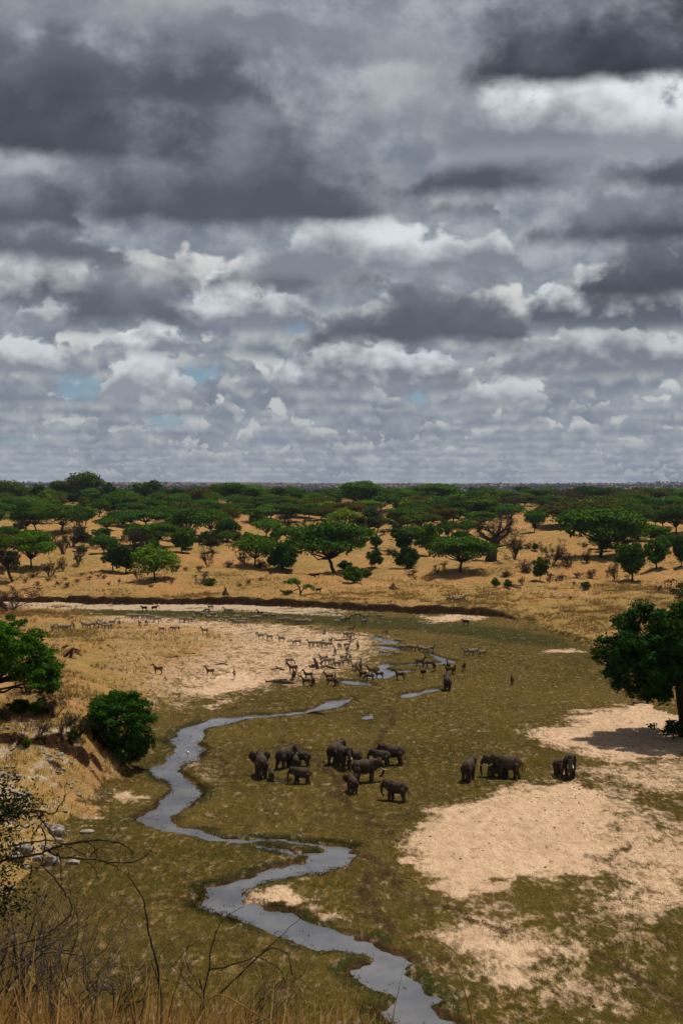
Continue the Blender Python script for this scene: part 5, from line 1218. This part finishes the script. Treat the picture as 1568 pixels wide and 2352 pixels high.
mound('termite_mound', 'dark spired termite mound at the lip of the cut bank', 'termite mound', 518, 1366, 20, 18, [(-.15, 0, 1.0), (.3, .1, .35)], 3)
mound('termite_mound', 'brown termite mound alone on the golden slope, centre right', 'termite mound', 903, 1354, 18, 28, [(-.1, 0, .6), (.3, 0, .3), (-.4, .1, .3)], 8)
mound('termite_mound', 'low brown earth mound among grey-green bushes', 'termite mound', 1181, 1350, 13, 32, [(.2, 0, .2), (-.3, 0, .3)], 12)
mound('brush_heap', 'large heap of straw and roots on the open sandbar', 'mound', 375, 1506, 20, 62, [(-.2, 0, .2)], 14, M_STRAW)
mound('brush_heap', 'small heap of straw and dead roots right of the large heap', 'mound', 425, 1499, 16, 46, [(.1, 0, .4), (-.3, 0, .3)], 18, M_STRAW)
mound('earth_hummock', 'grassy hummock between the sandbar and the creek', 'mound', 545, 1625, 10, 34, [(.1, 0, .3)], 22)
def rocks():
    rs = np.random.RandomState(51); m, N, b, out = new_mat('pale_rock')
    tc = N.node('ShaderNodeTexCoord').outputs['Object']; n = N.noise(tc, 2.2, 5, .65)
    N.put(b.inputs['Base Color'], N.mix(N.sstep(n, .35, .65), (.15, .135, .115), (.36, .32, .26))); bump(N, b, n, .08, .8)
    rows = [(132, 1916, 36, 30, 'large pale boulder on the left bank'), (106, 1952, 24, 16, 'grey boulder below the large pale one'), (55, 1955, 40, 20, 'broad grey rock at the foot of the left bank'), (122, 1985, 36, 28, 'pale cracked rock above the turf on the left bank'), (168, 1984, 28, 12, 'flat pale rock at the turf edge, rightmost of the bank rocks'),
            (58, 1996, 20, 12, 'small pale rock low on the left bank'), (36, 1975, 34, 18, 'pale rock behind the thorny branches'), (200, 1912, 30, 8, 'low ledge of pale stone at the turf edge'), (85, 1975, 24, 14, 'small angular rock between broad grey rock and cracked rock')]
    for (u, v, w, h, lab) in rows:
        p = ground(u, v); k = p.y / FOC; bm = bmesh.new(); bmesh.ops.create_icosphere(bm, subdivisions=3, radius=1.0)
        for vt in bm.verts:
            c = vt.co.copy(); q = 1 + .5 * float(fbm(np.array([c.x * 1.6 + u]), np.array([c.y * 1.6 + c.z * 1.3 + v]), 5, 3)[0])
            for ax in range(3): c[ax] = math.copysign(abs(c[ax]) ** .75, c[ax])
            vt.co = Vector((c.x * w * k * .5 * q, c.y * w * k * .45 * q, c.z * h * k * .62 * q))
        me = bpy.data.meshes.new('rock'); bm.to_mesh(me); bm.free(); me.materials.append(m); me.polygons.foreach_set('use_smooth', [rs.rand() < .35 for _ in me.polygons])
        o = link(bpy.data.objects.new('rock', me)); o.location = p + Vector((0, 0, h * k * .15)); o.rotation_euler = (0, 0, rs.rand() * .6); tag(o, lab, 'rock', 'rocks on the left bank')
rocks()
def rubble():
    rs = np.random.RandomState(53); x, y, z, sand, tan, straw, wsd, floor, s, tl = GF
    w = (y > 100) * (y < 140) * (tl > .03) * (np.abs(x) < .29 * y) * sst(-.1, .4, fbm(x / 3., y / 3., 97, 3)); i = rs.choice(len(x), 420, p=w / w.sum())
    bm = bmesh.new(); bmesh.ops.create_icosphere(bm, subdivisions=1, radius=1.0); base = np.array([v.co[:] for v in bm.verts]); fa = np.array([[v.index for v in f.verts] for f in bm.faces]); bm.free()
    n = len(i); sz = .06 + .28 * rs.rand(n) ** 4
    V = base[None] * (1 + .25 * rs.randn(n, 12, 1)) * sz[:, None, None] * np.array([1.3, 1.1, .7]) + np.stack([x[i], y[i], z[i] + sz * .2], 1)[:, None]
    o = link(bpy.data.objects.new('rubble', np_mesh('rubble', V.reshape(-1, 3), (fa[None] + (np.arange(n) * 12)[:, None, None]).reshape(-1, 3), bpy.data.materials['pale_rock']))); tag(o, 'loose stones strewn over the left bank', 'stones', None, 'stuff')
rubble()
def fallen_green_tree():
    p = ground(688, 1367); k = p.y / FOC; rs = np.random.RandomState(61)
    def L(u, v, dy=0.): return np.array([(u - 688) * k, dy, (1367 - v) * k])
    paths = [(np.array([L(690, 1368), L(688, 1350), L(678, 1338), L(668, 1332)]), np.array([.25, .2, .14, .06])), (np.array([L(690, 1362), L(700, 1348), L(710, 1340)]), np.array([.2, .12, .05])), (np.array([L(686, 1352), L(676, 1356), L(664, 1362)]), np.array([.16, .1, .05]))]
    cen = [L(672 + rs.randn() * 8, 1332 + rs.rand() * 8, rs.randn() * .8) for _ in range(14)] + [L(664 + rs.randn() * 6, 1358 + rs.rand() * 10, rs.randn() * .8) for _ in range(14)] + [L(708 + rs.randn() * 6, 1342 + rs.rand() * 12, rs.randn() * .6) for _ in range(8)]
    side_tree('broken_tree', 'broken green tree sprawling on the slope right of the dark termite mound', p, paths, cen, [(.8, .8, .5)] * len(cen), 60, .22, M_LEAF, rs, (1.2, 1.3, 1, 1))
fallen_green_tree()

# ================================================================== what grows around our feet
M_NEARBARK = wood_mat('near_bark', (.018, .014, .012), (.075, .062, .054), 40.0)
M_GREYTWIG = wood_mat('grey_twig', (.030, .027, .026), (.135, .122, .115), 30.0)
M_GREENBARK = wood_mat('green_bark', (.030, .034, .020), (.085, .090, .060), 40.0)
M_NEARLEAF = leaf_mat('small_leaf', (.004, .012, .003), (.012, .028, .007), (.020, .038, .010), .2, 4.0)
def uvd(path): return [np.array(at_depth(u, v, y)) for (u, v, y) in path]
def refine(P, n, amp, rs):
    P = np.array(P); t = np.linspace(0, len(P) - 1, n); i = np.clip(t.astype(int), 0, len(P) - 2); f = (t - i)[:, None]
    a = P[np.maximum(i - 1, 0)]; b = P[i]; c = P[i + 1]; d = P[np.minimum(i + 2, len(P) - 1)]
    Q = .5 * (2 * b + (c - a) * f + (2 * a - 5 * b + 4 * c - d) * f ** 2 + (3 * b - a - 3 * c + d) * f ** 3)
    return Q + rs.randn(n, 3) * amp
def thorn_bush():
    rs = np.random.RandomState(71); y = 9.0
    lines = [([(-60, 1995, 9.2), (0, 1978, 9.1), (77, 1965, 9), (108, 1955, 9), (149, 1940, 8.9), (195, 1933, 8.9), (231, 1931, 8.8), (267, 1935, 8.8), (295, 1947, 8.7), (308, 1963, 8.7)], .011, .004),
             ([(108, 1955, 9), (138, 1968, 8.9), (179, 1972, 8.9), (231, 1977, 8.8), (272, 1983, 8.8), (302, 1981, 8.7), (328, 1970, 8.7), (346, 1955, 8.7), (359, 1932, 8.7)], .008, .002),
             ([(-60, 1900, 9.3), (0, 1876, 9.2), (51, 1866, 9.1), (102, 1866, 9), (123, 1871, 9), (137, 1850, 9), (146, 1837, 9), (150, 1806, 9)], .010, .002),
             ([(95, 1866, 9.05), (95, 1881, 9), (118, 1914, 9), (128, 1940, 8.95), (138, 1970, 8.9), (141, 2017, 8.9), (141, 2055, 8.9)], .007, .003),
             ([(95, 1986, 9), (128, 2022, 8.9), (154, 2058, 8.9), (164, 2081, 8.9), (161, 2101, 8.9), (128, 2132, 8.9), (85, 2150, 9)], .007, .003),
             ([(20, 1945, 9.1), (77, 1935, 9), (110, 1930, 9), (150, 1942, 9), (180, 1955, 8.9), (200, 1970, 8.9)], .007, .003), ([(195, 1933, 8.9), (215, 1945, 8.9), (219, 1960, 8.9), (232, 1977, 8.9)], .005, .002),
             ([(205, 1970, 8.9), (225, 1950, 8.9), (250, 1948, 8.9), (272, 1957, 8.9), (285, 1955, 8.9)], .004, .0015), ([(200, 1980, 8.9), (218, 1995, 8.9), (225, 2018, 8.9)], .005, .002), ([(231, 1977, 8.8), (262, 1990, 8.8), (292, 2010, 8.8)], .004, .0015),
             ([(97, 1890, 9), (80, 1910, 9), (74, 1930, 9), (72, 1945, 9)], .005, .002), ([(95, 1900, 9), (105, 1925, 9), (100, 1955, 9), (95, 1986, 9), (70, 2020, 9)], .006, .003), ([(40, 1870, 9.1), (36, 1900, 9.1), (38, 1915, 9)], .004, .002), ([(130, 1960, 9), (128, 1980, 9), (118, 1990, 9)], .005, .002)]
    paths = []
    for P, r0, r1 in lines:
        n = len(P) * 4; Q = refine(uvd(P), n, .0035, rs); paths.append((Q, np.linspace(r0, r1, n)))
        for j in range(2, n - 1, 2):          # thorns and spurs
            d = rs.randn(3); d /= np.linalg.norm(d); L = .02 + .05 * rs.rand(); paths.append((np.array([Q[j], Q[j] + d * L]), [.0022, .0006]))
    stems = []
    for (u0, v0, u1, v1) in [(-90, 2080, 5, 1850), (-90, 2030, 40, 1900), (-90, 2130, 40, 2030), (-80, 1990, 50, 1950), (-90, 1930, 25, 1790), (-90, 2120, 75, 2080), (-80, 1900, 40, 1850), (-80, 2060, 30, 1990), (-90, 1960, 70, 1840), (-80, 1880, 100, 1865)]:
        P = uvd([(u0, v0, 9.4), ((u0 + u1) / 2, (v0 + v1) / 2 - 12, 9.3), (u1, v1, 9.2 + .2 * rs.randn())]); Q = refine(P, 12, .012, rs); stems.append(Q); paths.append((Q, np.linspace(.009, .002, 12)))
    pts = np.concatenate(stems); i = rs.randint(0, len(pts), 4400)
    C = pts[i] + rs.randn(4400, 3) * np.array([.045, .14, .05])
    e = empty('thorn_bush', at_depth(-60, 2200, 9.2))
    for nm, (V, F), m in (('branches', tubes(paths, 5), M_NEARBARK), ('leaves', diamonds(C, rs.randn(4400, 3), .015, rs, .45), M_NEARLEAF)):
        V = V - np.array(e.location); link(bpy.data.objects.new(nm, np_mesh(nm, V, F, m, nm == 'branches')), e)
    tag(e, 'thorny bush with small dark leaves and long arching bare twigs, left edge', 'bush')
thorn_bush()
def near_shrub(name, label, roots, seed, mat, L, r, depth=4, spread=.55, extra=()):
    rs = np.random.RandomState(seed); paths = []
    for (u, v, y, dx, dz) in roots:
        p = np.array(at_depth(u, v, y)); grow(rs, p, (dx, rs.randn() * .3, dz), L, r, depth, paths, spread, .08, (2, 3), 5, .72, .78)
    for P, r0, r1 in extra:
        n = len(P) * 4; paths.append((refine(uvd(P), n, .004, rs), np.linspace(r0, r1, n)))
    o0 = Vector(paths[0][0][0]); V, F = tubes(paths, 5)
    o = link(bpy.data.objects.new(name, np_mesh(name, V - np.array(o0), F, mat, True))); o.location = o0
    return tag(o, label, 'shrub')
near_shrub('dead_shrub', 'grey tangle of dead twigs in the bottom left corner', [(-30, 2380, 10.4, .3, 1), (40, 2400, 10.2, .2, 1), (90, 2400, 10.6, .5, .8), (150, 2390, 10.4, .6, .9), (10, 2330, 10.8, .5, .7), (-40, 2290, 10.5, .9, .5), (60, 2360, 11, -.3, 1), (120, 2370, 11.2, .1, 1), (20, 2350, 11.4, .8, .6), (-20, 2240, 11, 1, .3), (70, 2420, 10.8, .7, .8), (-50, 2400, 11, .4, 1), (130, 2420, 10.9, -.2, 1)], 81, M_GREYTWIG, .60, .014, 5)
near_shrub('dead_shrub', 'dry twigs leaning right behind the straw, left of the dark stem', [(190, 2400, 10.8, .6, .8), (240, 2390, 10.6, .3, 1), (160, 2370, 11, .9, .6), (210, 2370, 11.3, -.4, .9), (270, 2400, 11, .5, .9)], 83, M_NEARBARK, .52, .012, 5)
near_shrub('dead_shrub', 'dark thicket of dead twigs at the left edge above the straw', [(-40, 2260, 9.8, .7, .7), (-30, 2330, 9.9, .5, .9), (0, 2380, 9.7, .3, 1), (-50, 2180, 10, 1, .2), (30, 2390, 9.9, .1, 1)], 89, M_NEARBARK, .50, .009, 5)
near_shrub('twig_shrub', 'green-grey thornless shrub with curved twigs above the straw, bottom centre', [(470, 2420, 10.2, .5, .8), (500, 2410, 10.4, .9, .6), (455, 2380, 10.3, .1, 1)], 85, M_GREENBARK, .5, .011, 5, .5,
           [([(455, 2400, 10.2), (462, 2310, 10.2), (480, 2220, 10.2), (490, 2160, 10.2), (515, 2110, 10.2), (560, 2085, 10.2)], .009, .002), ([(480, 2230, 10.2), (540, 2215, 10.1), (590, 2200, 10.1), (640, 2225, 10.1), (655, 2260, 10.1)], .008, .003), ([(500, 2290, 10.2), (560, 2230, 10.2), (620, 2180, 10.1), (660, 2195, 10.1), (672, 2240, 10.1), (698, 2255, 10.1)], .008, .003),
            ([(600, 2190, 10.1), (650, 2145, 10.1), (700, 2100, 10.1)], .005, .0015), ([(395, 2220, 10.3), (430, 2180, 10.3), (470, 2150, 10.3)], .004, .0015)])
near_shrub('dead_sapling', 'single dark crooked stem rising through the straw, bottom left', [], 87, M_NEARBARK, .1, .01, extra=[([(372, 2420, 9.6), (368, 2275, 9.6), (360, 2220, 9.6), (345, 2155, 9.6), (335, 2095, 9.6), (328, 2065, 9.6), (300, 2020, 9.5), (292, 1995, 9.5)], .011, .003), ([(366, 2260, 9.6), (352, 2230, 9.6), (348, 2205, 9.6)], .006, .004), ([(340, 2120, 9.6), (322, 2095, 9.6), (318, 2080, 9.6)], .003, .001)])
def near_grass():
    rs = np.random.RandomState(91); Vs, Fs, base = [], [], 0
    def blade(p, h, lean, w, bend):
        nonlocal base
        n = 5; t = np.linspace(0, 1, n); d = np.array([math.cos(lean), .5 * math.sin(lean), 0]) * bend
        P = np.array(p)[None] + np.stack([d[0] * h * t ** 2, d[1] * h * t ** 2, h * t * (1 - .25 * bend * t)], 1)
        s = np.array([math.cos(lean + 1.2), math.sin(lean + 1.2) * .4, 0]); ww = (w * (1 - t ** 1.6) + .0008)[:, None]
        V = np.stack([P - s * ww, P + s * ww], 1).reshape(-1, 3)
        i = base + 2 * np.arange(n - 1); Fs.append(np.stack([i, i + 1, i + 3, i + 2], 1)); Vs.append(V); base += 2 * n
    n = 4200
    Y = 6.5 + 7 * rs.rand(n); U = -120 + 1000 * rs.rand(n) ** 1.15
    keep = rs.rand(n) > (np.maximum(0, U) / 1150.) ** 1.5 + .03; Y, U = Y[keep], U[keep]; n = len(Y)
    X = (U - 784) / FOC * Y; Z = height(X, Y, False)
    fall = (1 - .50 * np.maximum(0, U - 250) / 700.) * np.clip(.75 + 1.5 * fbm(U / 45., Y * .8, 99, 3), .3, 1.5)
    for k in range(n):
        tall = rs.rand() < .10
        top_v = 2352 - (30 + 130 * rs.rand() ** 1.5 + (130 * rs.rand() if tall else 0)) * fall[k]
        zt = at_depth(U[k], top_v, Y[k]).z
        blade((X[k], Y[k], Z[k]), max(.3, zt - Z[k]), rs.rand() * 6.28, .0035 + .006 * rs.rand() ** 2 + (.004 if tall else 0), abs(rs.randn()) * .42)
    me = np_mesh('tall_dry_grass', np.concatenate(Vs), np.concatenate(Fs), M_REED)
    me.materials.append(M_REED_DARK); me.materials.append(M_REED_PALE)
    me.polygons.foreach_set('material_index', np.repeat(rs.choice(3, len(Vs), p=[.52, .22, .26]), 4).astype(np.int32))
    o = link(bpy.data.objects.new('tall_dry_grass', me)); tag(o, 'tall golden-brown dry grass along the bottom of the view', 'grass', None, 'stuff')
near_grass()
def stalks(label, paths):
    rs = np.random.RandomState(95); P = []
    for path, r in paths: P.append((refine(uvd(path), 14, .002, rs), np.linspace(r, r * .35, 14)))
    V, F = tubes(P, 5); o0 = np.array(P[0][0][0]); o = link(bpy.data.objects.new('grass_stalk', np_mesh('grass_stalk', V - o0, F, M_REED, True))); o.location = o0
    tag(o, label, 'grass stalk')
stalks('tallest straw stalk, standing clear at bottom centre right', [([(1098, 2420, 9), (1080, 2330, 9), (1062, 2260, 9), (1048, 2215, 9), (1042, 2195, 9)], .006)])
stalks('thick straw blade beside the tallest stalk', [([(1092, 2420, 9), (1084, 2350, 9), (1076, 2310, 9), (1074, 2290, 9)], .009)])
stalks('short thin stalk left of the tallest straw stalk', [([(1046, 2420, 9), (1042, 2330, 9), (1038, 2290, 9)], .005)])
stalks('pale bent straw stalk arching over the bottom grass', [([(470, 2320, 8), (490, 2288, 8), (520, 2290, 8), (560, 2312, 8), (600, 2335, 8), (640, 2352, 8)], .007)])
stalks('pale leaning straw blade above the grass in the bottom left corner', [([(62, 2400, 8), (72, 2340, 8), (90, 2270, 8), (104, 2240, 8)], .007)])

# ---------------------------------------------------------------- air
def haze():
    x0, x1, y0, y1, z0, z1 = -21500, 21500, -45, 16400, -3, 90
    V = [(x0, y0, z0), (x1, y0, z0), (x1, y1, z0), (x0, y1, z0), (x0, y0, z1), (x1, y0, z1), (x1, y1, z1), (x0, y1, z1)]
    F = [(0, 3, 2, 1), (4, 5, 6, 7), (0, 1, 5, 4), (1, 2, 6, 5), (2, 3, 7, 6), (3, 0, 4, 7)]
    m = bpy.data.materials.new('haze'); m.use_nodes = True; t = m.node_tree; t.nodes.clear(); N = NT(t)
    out = N.node('ShaderNodeOutputMaterial'); v = N.node('ShaderNodeVolumePrincipled')
    v.inputs['Color'].default_value = (.62, .75, 1.0, 1); v.inputs['Density'].default_value = HAZE; v.inputs['Anisotropy'].default_value = .2
    t.links.new(v.outputs[0], out.inputs['Volume'])
    o = mesh_obj('haze', V, F, m); o['kind'] = 'stuff'
HAZE = 3.0e-5
haze()
